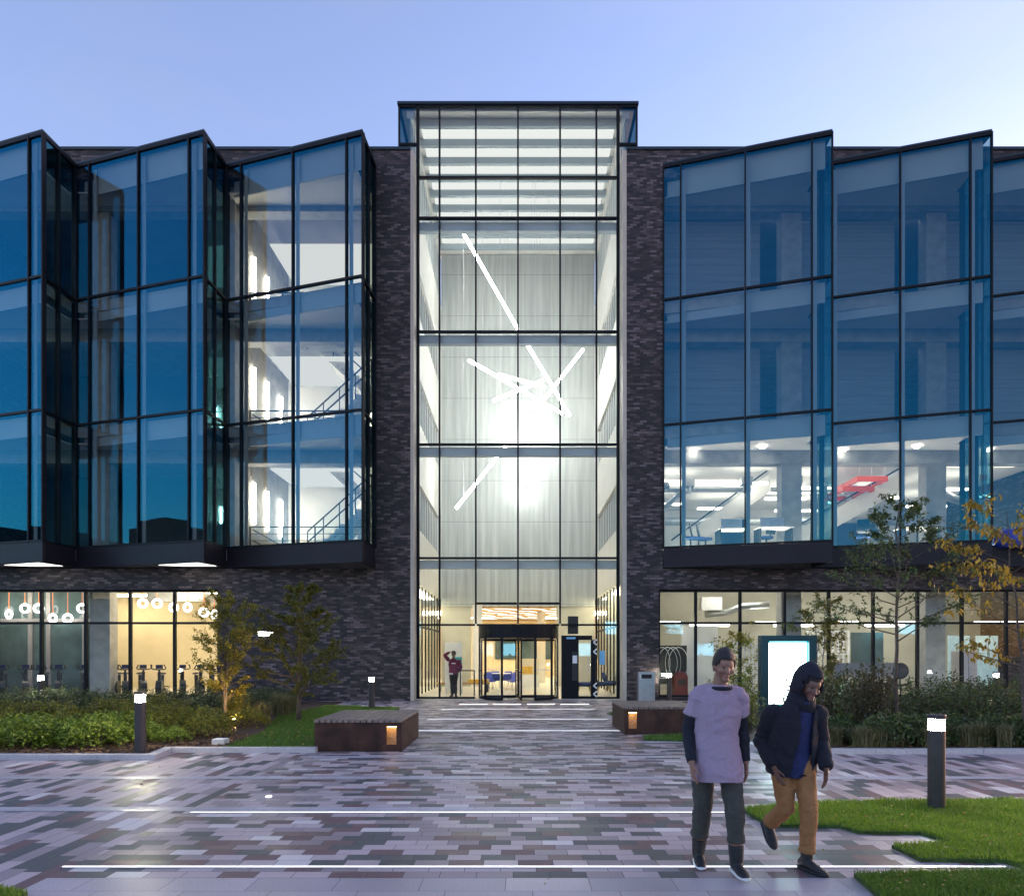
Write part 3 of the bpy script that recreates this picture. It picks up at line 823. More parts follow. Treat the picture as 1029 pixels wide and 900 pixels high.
def litter(poly, n, size, z, seed, xlim, ylim, m='litter', name='fallen_leaves'):
    rr = random.Random(seed); vs, fs = [], []; k = 0
    while k < n:
        x, y = rr.uniform(*xlim), rr.uniform(*ylim)
        if poly and not inside((x, y), poly): continue
        k += 1
        a = rr.uniform(0, 6.28); s = size * rr.uniform(.6, 1.3)
        c, q = math.cos(a) * s, math.sin(a) * s; i = len(vs); zz = z + rr.uniform(0, .02)
        t1, t2 = rr.uniform(-.3, .5) * s, rr.uniform(-.3, .5) * s
        vs += [(x - c, y - q, zz), (x + q * .5, y - c * .5, zz + t1), (x + c, y + q, zz + .2 * s), (x - q * .5, y + c * .5, zz + t2)]
        fs.append((i, i + 1, i + 2, i + 3))
    mb = MB(); mb._add(vs, fs)
    return tag(mb.build(name, m), kind='stuff')
litter(LAWN_A, 260, .016, .06, 11, (1.9, 5), (5.4, 7.9))
litter(LAWN_B, 50, .016, .06, 12, (2.4, 4.2), (4.8, 5.4))
litter(LAWN_L, 220, .03, .09, 13, (-6, -3.5), (11.9, 18))
M_['chips'] = leaf_mat('bark chips', [(.05, .025, .015), (.11, .055, .03), (.2, .1, .04), (.3, .17, .06)], .8, .05)
litter([(-13, 11.15), (-5.78, 11.15), (-5.9, 11.95), (-5.1, 12), (-5.3, 14), (-13, 14)], 9000, .035, .05, 14, (-12, -5.1), (11.15, 14), 'chips', 'bark_chips')
litter([(4.3, 11.8), (13, 11.8), (13, 13), (4.3, 13)], 2500, .035, .05, 15, (4.3, 12), (11.8, 13), 'chips', 'bark_chips')

litter(None, 70, .02, .004, 16, (1.5, 7), (7.6, 10.5))
litter(None, 60, .02, .004, 17, (-8, -3), (8, 10.9))
litter(None, 26, .016, .004, 18, (-1.5, 4.2), (4.9, 7.5))
# glowing strips let into the paving
def strip(y, x0, x1, label, h=.02):
    t = MB().box(x0, x1, y - h / 2, y + h / 2, -.01, .008)
    o = t.build('paving_light_strip', 'e_strip', base=((x0 + x1) / 2, y, 0))
    tag(o, label, 'strip light')
    MB().box(x0 - .02, x1 + .02, y + h / 2, y + h / 2 + .008, -.01, .0075).build('steel_edge', 'steel', o)
    MB().box(x0 - .02, x1 + .02, y - h / 2 - .008, y - h / 2, -.01, .0075).build('steel_edge', 'steel', o)
strip(5.51, -3.6, 3.86, 'longest white light strip in the paving, crossing by the walkers feet beside large slabs')
strip(7.38, -3.47, 2.4, 'white light strip in the paving ending at the grass tip behind the walkers')
strip(15.05, -2.27, 2.27, 'white light strip in the paving joining the two rusty benches', .02)
strip(17.63, -2.27, 2.27, 'white light strip in the paving just beyond the two rusty benches', .02)
strip(20.7, -2.27, 2.27, 'white light strip in the paving level with bollard by brick wall', .02)
for i, x in enumerate((-1.9, -.8, .3, 1.4)):
    t = MB().box(x, x + .9, 22.7, 22.76, -.01, .008).build('paving_light_strip', 'e_strip', base=(x + .45, 22.73, 0))
    tag(t, 'short light dash in the row nearest the revolving door', 'strip light', 'dashes of light before the door')
t = MB().lathe([(.035, -.005), (.035, .008), (.02, .012)], gnd(270, 800), 16).build('ground_lamp', 'e_strip', base=gnd(270, 800))
tag(t, 'small round white lamp set flush in the paving off the left bed', 'ground lamp')

# far side of the square, behind the camera: only seen mirrored in the glass
far = thing('terrace_building', (0, -46, 0), 'dark building across the square with blue lit windows, mirrored in the bay glass', 'building')
mb = MB(); rr = random.Random(5)
for x0, x1, h in ((-60, -34, 9), (-34, -12, 6.5), (-12, 8, 10), (8, 30, 7), (30, 60, 9.5)):
    mb.box(x0, x1 - .01, -58, -46, 0, h)
for y0, y1, h in ((-46, -24, 11), (-24, -3, 15), (-3, 14, 12.5), (14, 40, 9)):
    mb.box(-64, -58, y0, y1 - .01, 0, h)
mb.build('wall', 'darkroom2', far)
for y in range(-22, 12, 4):
    for z in (5.0, 8.5, 11.6):
        if rr.random() < .5 and (z < 11 or y < -7):
            MB().box(-57.99, -57.9, y, y + 3.4, z, z + 2.2).build('window', 'e_win', far)
for x in range(-56, 56, 4):
    for z in (1.2, 4.2):
        if rr.random() < .1:
            MB().box(x, x + 2.6, -45.98, -45.9, z, z + 1.7).build('window', 'e_win', far)
# ================================================================== THE BUILDING
LV = [5.32, 9.61, 13.97, 18.66]
XE = 21.0                      # half width built
B = thing('academic_building', (0, YB, 0),
          'dark brick academic building with folded blue glass bays and tall lit glass entrance hall', 'building')

m = MB()
# left of the hall
m.box(-4.95, -3.75, YB, YB + .4, 0, 19.2)
m.box(-10.47, -4.95, YB, YB + .4, 0, 4.62)
m.box(-XE, -10.47, YB, YB + .4, 3.89, 4.62)
m.box(-XE, -10.47, YB, YB + .4, 0, 0.12)
m.box(-XE, -4.95, YB, YB + .4, 18.2, 19.2)
# right
m.box(3.79, 5.05, YB, YB + .4, 4.62, 19.2)
m.box(3.79, 4.91, YB, YB + .4, 0, 4.62)
m.box(4.91, XE, YB, YB + .4, 3.89, 4.62)
m.box(4.91, XE, YB, YB + .4, 0, 0.12)
m.box(5.05, XE, YB, YB + .4, 18.2, 19.2)
# ends and rear
for sx in (-1, 1):
    xa, xb = sorted((sx * XE, sx * (XE - .4)))
    m.box(xa, xb, YB + .4, 50.0, 0, 19.2)
m.box(-XE, XE, 50.0, 50.4, 0, 19.2)
m.build('brick_wall', 'brick', B)

m = MB()
m.box(-XE - .03, -3.75, YB - .04, YB + .46, 19.2, 19.3).box(3.79, XE + .03, YB - .04, YB + .46, 19.2, 19.3)
m.build('parapet_coping', 'coping', B)
m = MB()
m.box(-XE + .4, -4.32, YB + .47, 49.9, 18.3, 18.62).box(4.32, XE - .4, YB + .47, 49.9, 18.3, 18.62)
m.build('roof', 'asphalt', B)
# limestone reveals beside the hall
for x0, x1 in ((-3.75, -3.64), (3.66, 3.79)):
    MB().box(x0, x1, YB + .003, YA - .02, 0, 19.2).build('stone_reveal', 'stone', B)


# ---------------------------------------------------------------- folded glass bays
def lerp(a, b, t): return (a[0] + (b[0] - a[0]) * t, a[1] + (b[1] - a[1]) * t)


def shift(p, n, d): return (p[0] + n[0] * d, p[1] + n[1] * d)


def dirn(a, b):
    dx, dy = b[0] - a[0], b[1] - a[1]; l = math.hypot(dx, dy)
    return (dx / l, dy / l), (-dy / l, dx / l)          # along, inward normal for left-to-right runs


def glazed_bay(A, T, Rr):
    frame = MB()
    runs = [(A, T, [0, .107, .50, .886, 1]), (T, Rr, [0, .5, 1])]
    lv = LV
    # posts
    for (p, q, ts) in runs:
        (dx, dy), nn = dirn(p, q)
        for i, t in enumerate(ts):
            if (p, q) == (T, Rr) and i == 0: continue
            c = lerp(p, q, t)
            frame.bar((c[0] + nn[0] * .05, c[1] + nn[1] * .05, lv[0] - .02), (c[0] + nn[0] * .05, c[1] + nn[1] * .05, lv[-1]),   .05, .15, up=(nn[0], nn[1], 0))
        for k, z in enumerate(lv):
            h = .07 if k < 3 else .12
            zz = z if k else z + .02
            if k == 3: zz = z - .04
            for i in range(len(ts) - 1):
                a = lerp(p, q, ts[i]); b = lerp(p, q, ts[i + 1])
                a = (a[0] + dx * .032, a[1] + dy * .032); b = (b[0] - dx * .032, b[1] - dy * .032)
                frame.bar((a[0] + nn[0] * .04, a[1] + nn[1] * .04, zz), (b[0] + nn[0] * .04, b[1] + nn[1] * .04, zz), .11, h)
    bay = frame.build('glazed_bay_frame', 'frame', B)
    # panes
    for (p, q, ts) in runs:
        (dx, dy), nn = dirn(p, q)
        for i in range(len(ts) - 1):
            a = lerp(p, q, ts[i]); b = lerp(p, q, ts[i + 1])
            a = (a[0] + dx * .025, a[1] + dy * .025); b = (b[0] - dx * .025, b[1] - dy * .025)
            for k in range(3):
                pane = MB(); z0, z1 = lv[k] + .04, lv[k + 1] - .04
                a3 = Vector((a[0] + nn[0] * .035, a[1] + nn[1] * .035, (z0 + z1) / 2)); b3 = Vector((b[0] + nn[0] * .035, b[1] + nn[1] * .035, (z0 + z1) / 2))
                pane.bar(a3, b3, .012, z1 - z0)
                pane.build('glass_pane', 'gblue' if (p, q) == (A, T) else 'gside', bay)
    # charcoal band below, soffit under it
    fz = MB()
    for (p, q) in ((A, T), (T, Rr)):
        (dx, dy), nn = dirn(p, q)
        e = .0 if (p, q) == (A, T) else .05
        fz.bar((p[0] + nn[0] * .05 + dx * e, p[1] + nn[1] * .05 + dy * e, 4.97), (q[0] + nn[0] * .05, q[1] + nn[1] * .05, 4.97), .1, .66)
    fz.build('fascia_panel', 'fascia', bay)
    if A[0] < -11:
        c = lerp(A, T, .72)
        MB().prism([c2 for c2 in (shift(lerp(A, T, .62), (0, 1), .35), shift(lerp(A, T, .93), (0, 1), .2), (T[0] - .12, 23.9), (T[0] - 1.2, 23.9))], 4.645, 4.658).build('soffit_glow_patch', 'e_soffit', bay)  # glowing sheet that paints the bright patch under the bay tip
        MB().prism([(A[0] + .3, A[1] - .01), (T[0] - .02, T[1] + .12), (Rr[0] - .1, Rr[1] - .01)], 4.66, 4.72).build('soffit_panel', 'soffit', bay)
    MB().prism([(A[0], A[1] - .005), (T[0], T[1] + .0), (Rr[0], Rr[1] - .005)], 18.665, 18.74).build('bay_roof', 'coping', bay)
    # bulkheads, inner fins behind the long face
    (dx, dy), nn = dirn(A, T)
    bk = MB()
    for k in range(3):
        z1 = lv[k + 1] - .07; z0 = lv[k + 1] - (.74 if k < 2 else 1.02)
        a = shift(lerp(A, T, .02), nn, .27); b = shift(lerp(A, T, .965), nn, .27)
        bk.bar((a[0], a[1], (z0 + z1) / 2), (b[0], b[1], (z0 + z1) / 2), .05, z1 - z0)
    bk.build('bulkhead_panel', 'bulkhead', bay)
    if A[0] > 0:       # unseen strip added at the glass foot to brighten the lit storey's ceiling
        for k in (0,):
            z1 = lv[k] - .045
            a = shift(lerp(A, T, .1), nn, .5); b = shift(lerp(A, T, .84), nn, .5)
            MB().bar((a[0], a[1], z1), (b[0], b[1], z1), .05, .02).build('added_fill_strip', 'e_fill', bay)
    for t in (.107, .50, .886):
        c = shift(lerp(A, T, t), nn, .17)
        MB().bar((c[0] + dx * .1, c[1] + dy * .1, lv[0] + .03), (c[0] + dx * .1, c[1] + dy * .1, lv[3] - .2), .13, .03, up=(nn[0], nn[1], 0)).build('inner_fin', 'bulkhead', bay)
    return bay


LB = [((-20.6, 24.27), (-15.5, 22.7), (-15.42, 24.27)), ((-15.4, 24.27), (-10.235, 22.7), (-10.16, 24.27)), ((-10.14, 24.27), (-5.07, 22.7), (-4.96, 24.27))]
RB = [((5.07, 24.27), (10.25, 22.7), (10.32, 24.27)), ((10.34, 24.27), (15.45, 22.7), (15.52, 24.27)), ((15.54, 24.27), (20.65, 22.7), (20.72, 24.27))]
for a, t, r in LB + RB:
    glazed_bay(a, t, r)

# floors (one slab per level and wing, following the folds)
def wing_poly(bays, inset, yback, x0, x1):
    pts = [(x0, 24.72)]
    for a, t, r in bays:
        pts += [(a[0] + .45, 24.3 + .02), (t[0] - inset, t[1] + inset + .25), (r[0] - .16, 24.3 + .02)]
    pts.append((x1, 24.72))
    return pts + [(x1, yback), (x0, yback)]
for bays, x0, x1 in ((LB, -XE + .42, -4.02), (RB, 4.02, XE - .42)):
    for k, z in enumerate(LV[:3]):
        poly = wing_poly(bays, .12, 36.0, x0, x1)
        MB().prism(poly, z - .42, z - .06).build('floor_slab', 'concrete', B)
        # white ceiling board between glass and beam (its own level below the next slab)
    for k in range(3):
        zt = LV[k + 1] - (.66 if k < 2 else .95)
        poly = []
        for a, t, r in bays:
            poly += [(a[0] + .75, 24.3 + .03), (t[0] - .28, t[1] + .52), (r[0] - .25, 24.3 + .03)]
        MB().prism(poly + [(x1 - .2, 25.02), (x0 + .2, 25.02)], zt, zt + .04).build('ceiling_board', 'white', B)
        MB().box(x0, x1, 25.05, 25.55, LV[k + 1] - 1.12, LV[k + 1] - .45).build('concrete_beam', 'concrete', B)
# the concrete columns behind the glass
COLX = [-15.07, -20.3, 9.85, 15.05, 20.2]
for x in COLX:
    for z0, z1 in ((0.02, 4.88), (5.27, 8.48), (9.56, 12.84), (13.92, 17.5)):
        y0 = 25.06 if z0 > 1 else 25.1
        MB().box(x - .36, x + .36, y0, y0 + .5, z0, z1).build('column', 'concrete', B)

# ---------------------------------------------------------------- atrium
XC = [-3.6, -2.82, -1.515, 0.0, 1.515, 2.82, 3.6]
ZR = [0.06, 2.68, 5.08, 9.16, 13.21, 17.29, 18.75, 21.3]
fr = MB()
for i, x in enumerate(XC):
    w = .11 if i in (0, 6) else .06
    if i in (2, 3, 4):
        fr.box(x - w / 2, x + w / 2, YA, YA + .14, 2.72 if i != 3 else 2.72, ZR[-1])
    else:
        fr.box(x - w / 2, x + w / 2, YA, YA + .14, 0.0, ZR[-1])
for k, z in enumerate(ZR):
    for i in range(6):
        if k == 0 and i in (2, 3): continue
        if k == 0 and i == 4: continue
        w0 = .055 if i == 0 else .03; w1 = .055 if i == 5 else .03
        fr.box(XC[i] + w0, XC[i + 1] - w1, YA + .005, YA + .13, z - .035, z + .035)
for i in (2, 3):
    fr.box(XC[i] + .0375, XC[i + 1] - .0375, YA + .005, YA + .13, 3.41, 3.49)
at_frame = fr.build('entrance_hall_frame', 'frame', B)
for i in range(6):
    for k in range(7):
        if k == 0 and i in (2, 3, 4): continue
        x0, x1 = XC[i] + .03, XC[i + 1] - .03
        zs = [(ZR[k] + .03, ZR[k + 1] - .03)]
        if k == 1 and i in (2, 3): zs = [(ZR[1] + .03, 3.42), (3.48, ZR[2] - .03)]
        for z0, z1 in zs:
            MB().box(x0, x1, YA + .05, YA + .062, z0, z1).build('glass_pane', 'gclear', at_frame)
# roof lantern shoulders
for sx in (-1, 1):
    f2 = MB()
    xo, xi = sx * 4.3, sx * 3.66
    a, b = sorted((xo, xi))
    f2.box(a, b, YA + .01, YA + .12, 21.26, 21.34).box(a, b, YA + .01, YA + .12, 19.9, 19.98)
    xa, xb = sorted((sx * 4.3, sx * 4.24))
    f2.box(xa, xb, YA + .0, YA + .13, 19.3, 21.3)
    for y in (28, 31, 34):
        f2.box(xa, xb, y, y + .1, 19.3, 21.3)
    f2.box(xa, xb, YA + .14, 34.4, 21.24, 21.34)
    fo = f2.build('lantern_side_frame', 'frame', B)
    MB().box(a + .03, b - .03, YA + .05, YA + .062, 19.99, 21.25).build('glass_pane', 'gblue', fo)
    MB().box(a + .03, b - .03, YA + .05, YA + .062, 19.3, 19.89).build('glass_pane', 'gblue', fo)
    xg = sx * 4.27
    MB().box(xg - .006, xg + .006, YA + .15, 34.35, 19.3, 21.23).build('glass_pane', 'gblue', fo)
MB().box(-4.33, 4.33, YA - .03, 34.6, 21.345, 21.44).box(-4.05, 4.05, YA + .3, 34.2, 21.443, 21.56).build('lantern_roof', 'coping', B)
# lantern ceiling and cross beams
MB().box(-4.2, 4.2, YA + .2, 34.3, 21.25, 21.33).build('hall_ceiling', 'white', B)
for k in range(9):
    y = 25.55 + k * .97
    MB().box(-3.72, 3.72, y, y + .16, 20.98, 21.24).build('ceiling_beam', 'bulkhead', B)
# side walls, with ribbon windows to the offices
for sx in (-1, 1):
    xa, xb = sorted((sx * 3.77, sx * 4.02))
    w = MB()
    zs = [4.3] + sum([[f + 1.3, f + 3.05] for f in (5.08, 9.16, 13.21)], []) + [18.62, 19.95, 21.24]
    for z0, z1 in ((4.3, 6.38), (8.13, 10.46), (12.21, 14.51), (16.26, 18.62)):
        w.box(xa, xb, YA + .15, 34.3, z0, z1)
    for z0, z1 in ((6.38, 8.13), (10.46, 12.21), (14.51, 16.26)):
        w.box(xa, xb, YA + .15, 26.4, z0, z1).box(xa, xb, 33.2, 34.3, z0, z1)
    w.box(xa, xb, YA + .15, 34.3, 20.95, 21.24)
    # upper lantern wall: pale screen
    w.build('hall_side_wall', 'white', B)
    for z0, z1 in ((6.38, 8.13), (10.46, 12.21), (14.51, 16.26), (18.62, 20.95)):
        x = sx * 3.9
        y0, y1 = (26.4, 33.2) if z0 < 18 else (YA + .2, 34.2)
        p = MB().box(x - .02, x + .02, y0, y1, z0, z1).build('ribbon_window', 'gtank' if z0 < 18 else 'bulkhead', B)
        q = MB()
        n = 12 if z0 < 18 else 16
        for i in range(1, n):
            y = y0 + (y1 - y0) * i / n
            xx = sorted((sx * 3.88, sx * 3.862))
            q.box(xx[0], xx[1], y - .05, y + .05, z0, z1)
        q.build('window_mullion_slats', 'white', p)
    # ground level: glazed screens between posts
    q = MB()
    for i in range(9):
        y = YA + .9 + i * 1.05
        q.box(sx * 3.86 - .03, sx * 3.86 + .03, y, y + .06, .03, 4.3)
    q.box(sx * 3.86 - .03, sx * 3.86 + .03, YA + .2, 34.2, 2.66, 2.74)
    ps = q.build('lobby_screen_frame', 'frame', B)
    MB().box(sx * 3.86 - .006, sx * 3.86 + .006, YA + .2, 34.2, .05, 4.29).build('glass_pane', 'gclear', ps)
# metal cloth wall at the rear, lintel below, blue-grey edge beams behind each transom
MB().box(-3.77, 3.77, 34.2, 34.5, 3.95, 21.2).build('metal_cloth_wall', 'metalcloth', B)
for z in ZR[2:6]:
    MB().box(-3.62, 3.62, YA + .2, YA + .42, z - .36, z - .06).build('edge_beam', 'bulkhead', B)

# ---------------------------------------------------------------- ground floor glazing
def ground_window(xs, x_end):
    f = MB(); Y = YB + .12
    zs = (0.12, 2.72, 3.89)
    for x in xs:
        f.box(x - .045, x + .045, Y, Y + .12, .12, 3.89)
    for z in zs:
        for i in range(len(xs) - 1):
            zz = z + (.045 if z < 1 else -.045 if z > 3.5 else 0)
            f.box(xs[i] + .045, xs[i + 1] - .045, Y + .003, Y + .115, zz - .04, zz + .04)
    o = f.build('shopfront_frame', 'frame', B)
    for i in range(len(xs) - 1):
        for z0, z1 in ((.2, 2.69), (2.75, 3.82)):
            MB().box(xs[i] + .04, xs[i + 1] - .04, Y + .05, Y + .062, z0, z1).build('glass_pane', 'gclear', o)
xl = [-10.5 - 1.558 * k for k in range(7)] [::-1]
xr = [4.94, 6.24] + [7.8 + 1.558 * k for k in range(9)]
xr = [x for x in xr if x < 20.6]
ground_window(xl, 0); ground_window(xr, 0)

# ---------------------------------------------------------------- doors
# revolving door
rc = Vector((0.02, 25.55, 0)); RD = 1.47
m = MB(); ring = []
m.lathe([(RD, 2.2), (RD, 2.66)], rc, 40)
dr = m.build('revolving_door', 'frame', B, smooth=False)
gl = MB()
def arc(a0, a1, n, z0, z1, r):
    k = [(rc.x + r * math.sin(R(a0 + (a1 - a0) * i / n)), rc.y - r * math.cos(R(a0 + (a1 - a0) * i / n))) for i in range(n + 1)]
    return k
for a0, a1 in ((-88, -24), (24, 88)):
    k = arc(a0, a1, 8, 0, 0, RD - .05)
    g = MB()
    for i in range(8):
        g.bar((k[i][0], k[i][1], 1.12), (k[i + 1][0], k[i + 1][1], 1.12), .012, 2.1)
    g.build('curved_glass', 'gclear', dr)
    pf = MB()
    for i in (0, 4, 8):
        pf.box(k[i][0] - .04, k[i][0] + .04, k[i][1] - .04, k[i][1] + .04, 0.02, 2.2)
    for i in range(8):
        pf.bar((k[i][0], k[i][1], .06), (k[i + 1][0], k[i + 1][1], .06), .06, .1)
    pf.build('drum_post_frame', 'frame', dr)
for ang in (0, 90, 180, 270):
    a = R(ang + 4)
    d = Vector((math.sin(a), -math.cos(a), 0))
    lf = MB()
    lf.bar(rc + d * (RD - .12) + Vector((0, 0, .03)), rc + d * (RD - .12) + Vector((0, 0, 2.18)), .06, .05, up=d)
    lf.bar(rc + d * .08 + Vector((0, 0, .08)), rc + d * (RD - .15) + Vector((0, 0, .08)), .045, .1)
    lf.bar(rc + d * .08 + Vector((0, 0, 2.14)), rc + d * (RD - .15) + Vector((0, 0, 2.14)), .045, .08)
    lo = lf.build('door_leaf_frame', 'frame', dr)
    MB().bar(rc + d * .09 + Vector((0, 0, 1.11)), rc + d * (RD - .15) + Vector((0, 0, 1.11)), .012, 1.96).build('glass_pane', 'gclear', lo)
    MB().bar(rc + d * .6 + Vector((0, 0, 1.05)), rc + d * (RD - .3) + Vector((0, 0, 1.05)), .05, .03).build('push_bar', 'steel', lo)
MB().tube(rc + Vector((0, 0, .02)), rc + Vector((0, 0, 2.2)), .05, 10).build('centre_post', 'frame', dr)
# pass door to the right of it
pd = MB()
x0, x1 = 1.56, 2.82
pd.box(x0, x0 + .62, YA + .01, YA + .1, .02, 2.3)                 # solid dark leaf strip
pd.box(x0 + .621, x1 - .16, YA + .01, YA + .1, 2.14, 2.3)
pd.box(x1 - .2, x1 - .04, YA + .01, YA + .1, .02, 2.139).box(x0 + .621, x1 - .201, YA + .01, YA + .1, .02, .12)
do = pd.build('pass_door_frame', 'frame', B)
MB().box(x0 + .621, x1 - .2, YA + .05, YA + .062, .12, 2.14).build('glass_pane', 'gclear', do)
MB().box(x0 + .045, x1 - .045, YA + .05, YA + .062, 2.32, 2.63).build('glass_pane', 'gclear', do)
MB().box(x0 + .38, x0 + .58, YA - .012, YA + .008, .68, 1.72).build('door_closer_plate', 'black', do)
MB().box(x0 + .4, x0 + .56, YA - .02, YA - .013, 1.3, 1.58).build('notice_card', 'paper', do)
MB().box(x0 + .18, x0 + .5, YA - .01, YA + .009, 2.17, 2.24).build('push_sign', 'bluecard', do)
MB().box(x0 + .25, x0 + .62, YA + .2, YA + .35, 2.36, 3.0).build('wall_speaker', 'black', do)
MB().tube((x1 - .3, YA - .04, .9), (x1 - .3, YA - .04, 1.5), .018).build('door_handle', 'steel', do)
mk = MB()
for z in (2.06, 1.72, .5, .2):
    x = x1 - .04
    mk.bar((x - .07, YA - .012, z), (x + .05, YA - .012, z + .1), .006, .05)
    mk.bar((x - .07, YA - .012, z), (x + .05, YA - .012, z - .1), .006, .05)
mk.build('chevron_marking', 'paper', do)
MB().box(2.93, 3.12, YA + .04, YA + .049, 1.25, 1.75).build('notice_card', 'bluecard', at_frame)
# flood lamp bracketed to the brick
fl = MB().box(-8.75, -8.62, YB - .2, YB, 2.28, 2.36).box(-8.95, -8.42, YB - .34, YB - .2, 2.24, 2.42).build('wall_floodlight', 'black', B)
MB().box(-8.93, -8.44, YB - .36, YB - .342, 2.26, 2.4).build('lamp_lens', 'e_wall', fl)
# ================================================================== ROOMS BEHIND THE GLASS (still the building)
MB().box(-XE + .42, XE - .42, YB + .42, 49.9, -.05, .03).build('ground_floor_slab', 'floor_in', B)
# upper rear walls of the wings and cross walls
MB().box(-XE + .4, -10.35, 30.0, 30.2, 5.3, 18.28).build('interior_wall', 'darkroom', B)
MB().box(-10.25, -10.05, 24.72, 32.0, 5.3, 18.28).build('interior_wall', 'concrete', B)
MB().box(-10.049, -4.03, 30.5, 30.7, 5.3, 18.28).build('interior_wall', 'white', B)
MB().box(-4.99, -4.03, 24.72, 30.49, 4.9, 18.28).build('interior_wall', 'white', B)
MB().box(4.03, XE - .4, 36.0, 36.2, 5.3, 18.28).build('interior_wall', 'white', B)
for k in (1, 2):       # board marked screens close behind the glass on the two upper storeys
    z0, z1 = LV[k] - .04, LV[k + 1] - 1.13
    for a, b in ((5.1, 9.45), (10.25, 14.4), (15.46, 19.8)):
        MB().box(a, b - .55, 25.62, 25.72, z0, z1).build('board_screen', 'boards', B)
# slab over the ground floor
MB().box(-XE + .42, -4.03, 24.72, 49.9, 4.5, 4.88).box(4.03, XE - .42, 24.72, 49.9, 4.5, 4.88).box(-4.02, 4.02, 34.51, 49.9, 4.5, 4.88).build('ground_ceiling', 'concrete', B)

# ---- stair hall behind the third left bay
for k, z in enumerate(LV[:3]):
    zf = z - .05; top = LV[k + 1] if k < 2 else 17.6
    H = (LV[k + 1] - LV[k]) if k < 2 else 3.9
    if k < 2:
        st = MB()
        n = 12
        # flight rising to the right, then flight returning to the left behind it
        for (xs, xe, zs, ze, y0, y1) in ((-7.9, -5.5, zf, zf + H / 2, 26.2, 27.5), (-5.5, -7.9, zf + H / 2, zf + H, 27.6, 28.9)):
            for i in range(n):
                xa = xs + (xe - xs) * i / n; xb = xs + (xe - xs) * (i + 1) / n
                zz = zs + (ze - zs) * (i + 1) / n
                lo, hi = sorted((xa, xb))
                st.box(lo, hi, y0, y1, zz - .28, zz)
            st.bar((xs, (y0 + y1) / 2, zs - .26), (xe, (y0 + y1) / 2, ze - .26), y1 - y0 - .02, .12)
        st.box(-5.5, -5.0, 26.2, 28.9, zf + H / 2 - .2, zf + H / 2)
        so = st.build('staircase', 'white', B)
        rl = MB()
        for (xs, xe, zs, ze, y) in ((-7.9, -5.5, zf, zf + H / 2, 26.15), (-5.5, -7.9, zf + H / 2, zf + H, 27.55)):
            for h in (.95, .55):
                rl.bar((xs, y, zs + h), (xe, y, ze + h), .045, .045)
            for i in range(5):
                t = i / 4; x = xs + (xe - xs) * t; zz = zs + (ze - zs) * t
                rl.bar((x, y, zz), (x, y, zz + .95), .035, .035)
        rl.build('handrail_slats', 'railing', so)
    # guard rail at the void edge
    g = MB()
    for h in (1.05, .8, .55, .3):
        g.bar((-9.9, 25.75, zf + h), (-5.1, 25.75, zf + h), .04 if h > 1 else .02, .04 if h > 1 else .02)
    for i in range(5):
        x = -9.9 + i * 1.2
        g.bar((x, 25.75, zf), (x, 25.75, zf + 1.05), .035, .05)
    for h in (1.0, .6):
        g.bar((-9.9, 26.0, zf + h), (-8.2, 27.2, zf + h - 1.0), .03, .03)
    g.build('guard_rail_slats', 'railing', B)
    # vertical tube lamps on the side and rear walls
    zt = LV[k + 1] - (1.5 if k < 2 else 2.0)
    pts = [(-10.0, 26.4, 1.55), (-10.0, 27.8, 1.55), (-10.0, 29.4, 1.55)]
    if k != 2: pts.append((-6.6, 30.42, 1.4))
    for x, y, ln in pts:
        MB().tube((x + .03, y, zt - ln), (x + .03, y, zt - .02), .036, 8).build('vertical_tube_lamp', 'e_tube', B)
    MB().box(-9.7, -5.3, 27.2, 30.2, LV[k + 1] - (.76 if k < 2 else 1.06), LV[k + 1] - (.73 if k < 2 else 1.03)).build('ceiling_glow_panel', 'e_soft', B)  # brightness of the white stair ceiling, put in as a glowing panel
# chequered brick niche on the rear stair wall
MB().box(-7.0, -6.1, 30.38, 30.49, 5.3, 7.35).build('stair_hall_door', 'soffit', B)

# ---- bright office, first floor right
zf = LV[0] - .05
MB().box(4.05, 20.4, 25.6, 35.9, 9.02, 9.1).build('office_ceiling', 'white', B)
MB().box(4.05, 20.4, 25.0, 35.9, 5.262, 5.275).build('office_floor', 'white', B)
for x, y in ((6.3, 23.95), (8.6, 23.55), (11.6, 23.9), (14.0, 23.5), (16.8, 23.9)):
    MB().lathe([(.09, 8.875), (.09, 8.89)], (x, y + .95, 0), 14).build('downlight', 'e_dl', B)
for i, (x0, y, ln) in enumerate(((5.4, 28.3, 1.9), (8.3, 27.6, 1.6), (5.2, 31.5, 2.2), (8.4, 32.5, 2.0), (11.0, 28.4, 1.8), (10.8, 30.4, 1.8), (14.6, 30.2, 2.0), (12.2, 33.0, 2.0), (16.6, 28.6, 2.2), (17.5, 32.0, 2.2))):
    MB().box(x0, x0 + ln, y, y + .12, 8.36, 8.44).build('linear_lamp', 'e_lin', B)
for x0, x1, y0, y1 in ((5, 9.3, 26.3, 27.1), (5, 9.3, 29.6, 30.6), (10.5, 14.5, 26.3, 27.1), (10.5, 14.5, 31, 32), (16, 19.5, 26.3, 27.4)):
    MB().box(x0, x1, y0, y1, 8.97, 9.0).build('ceiling_glow_panel', 'e_office', B)
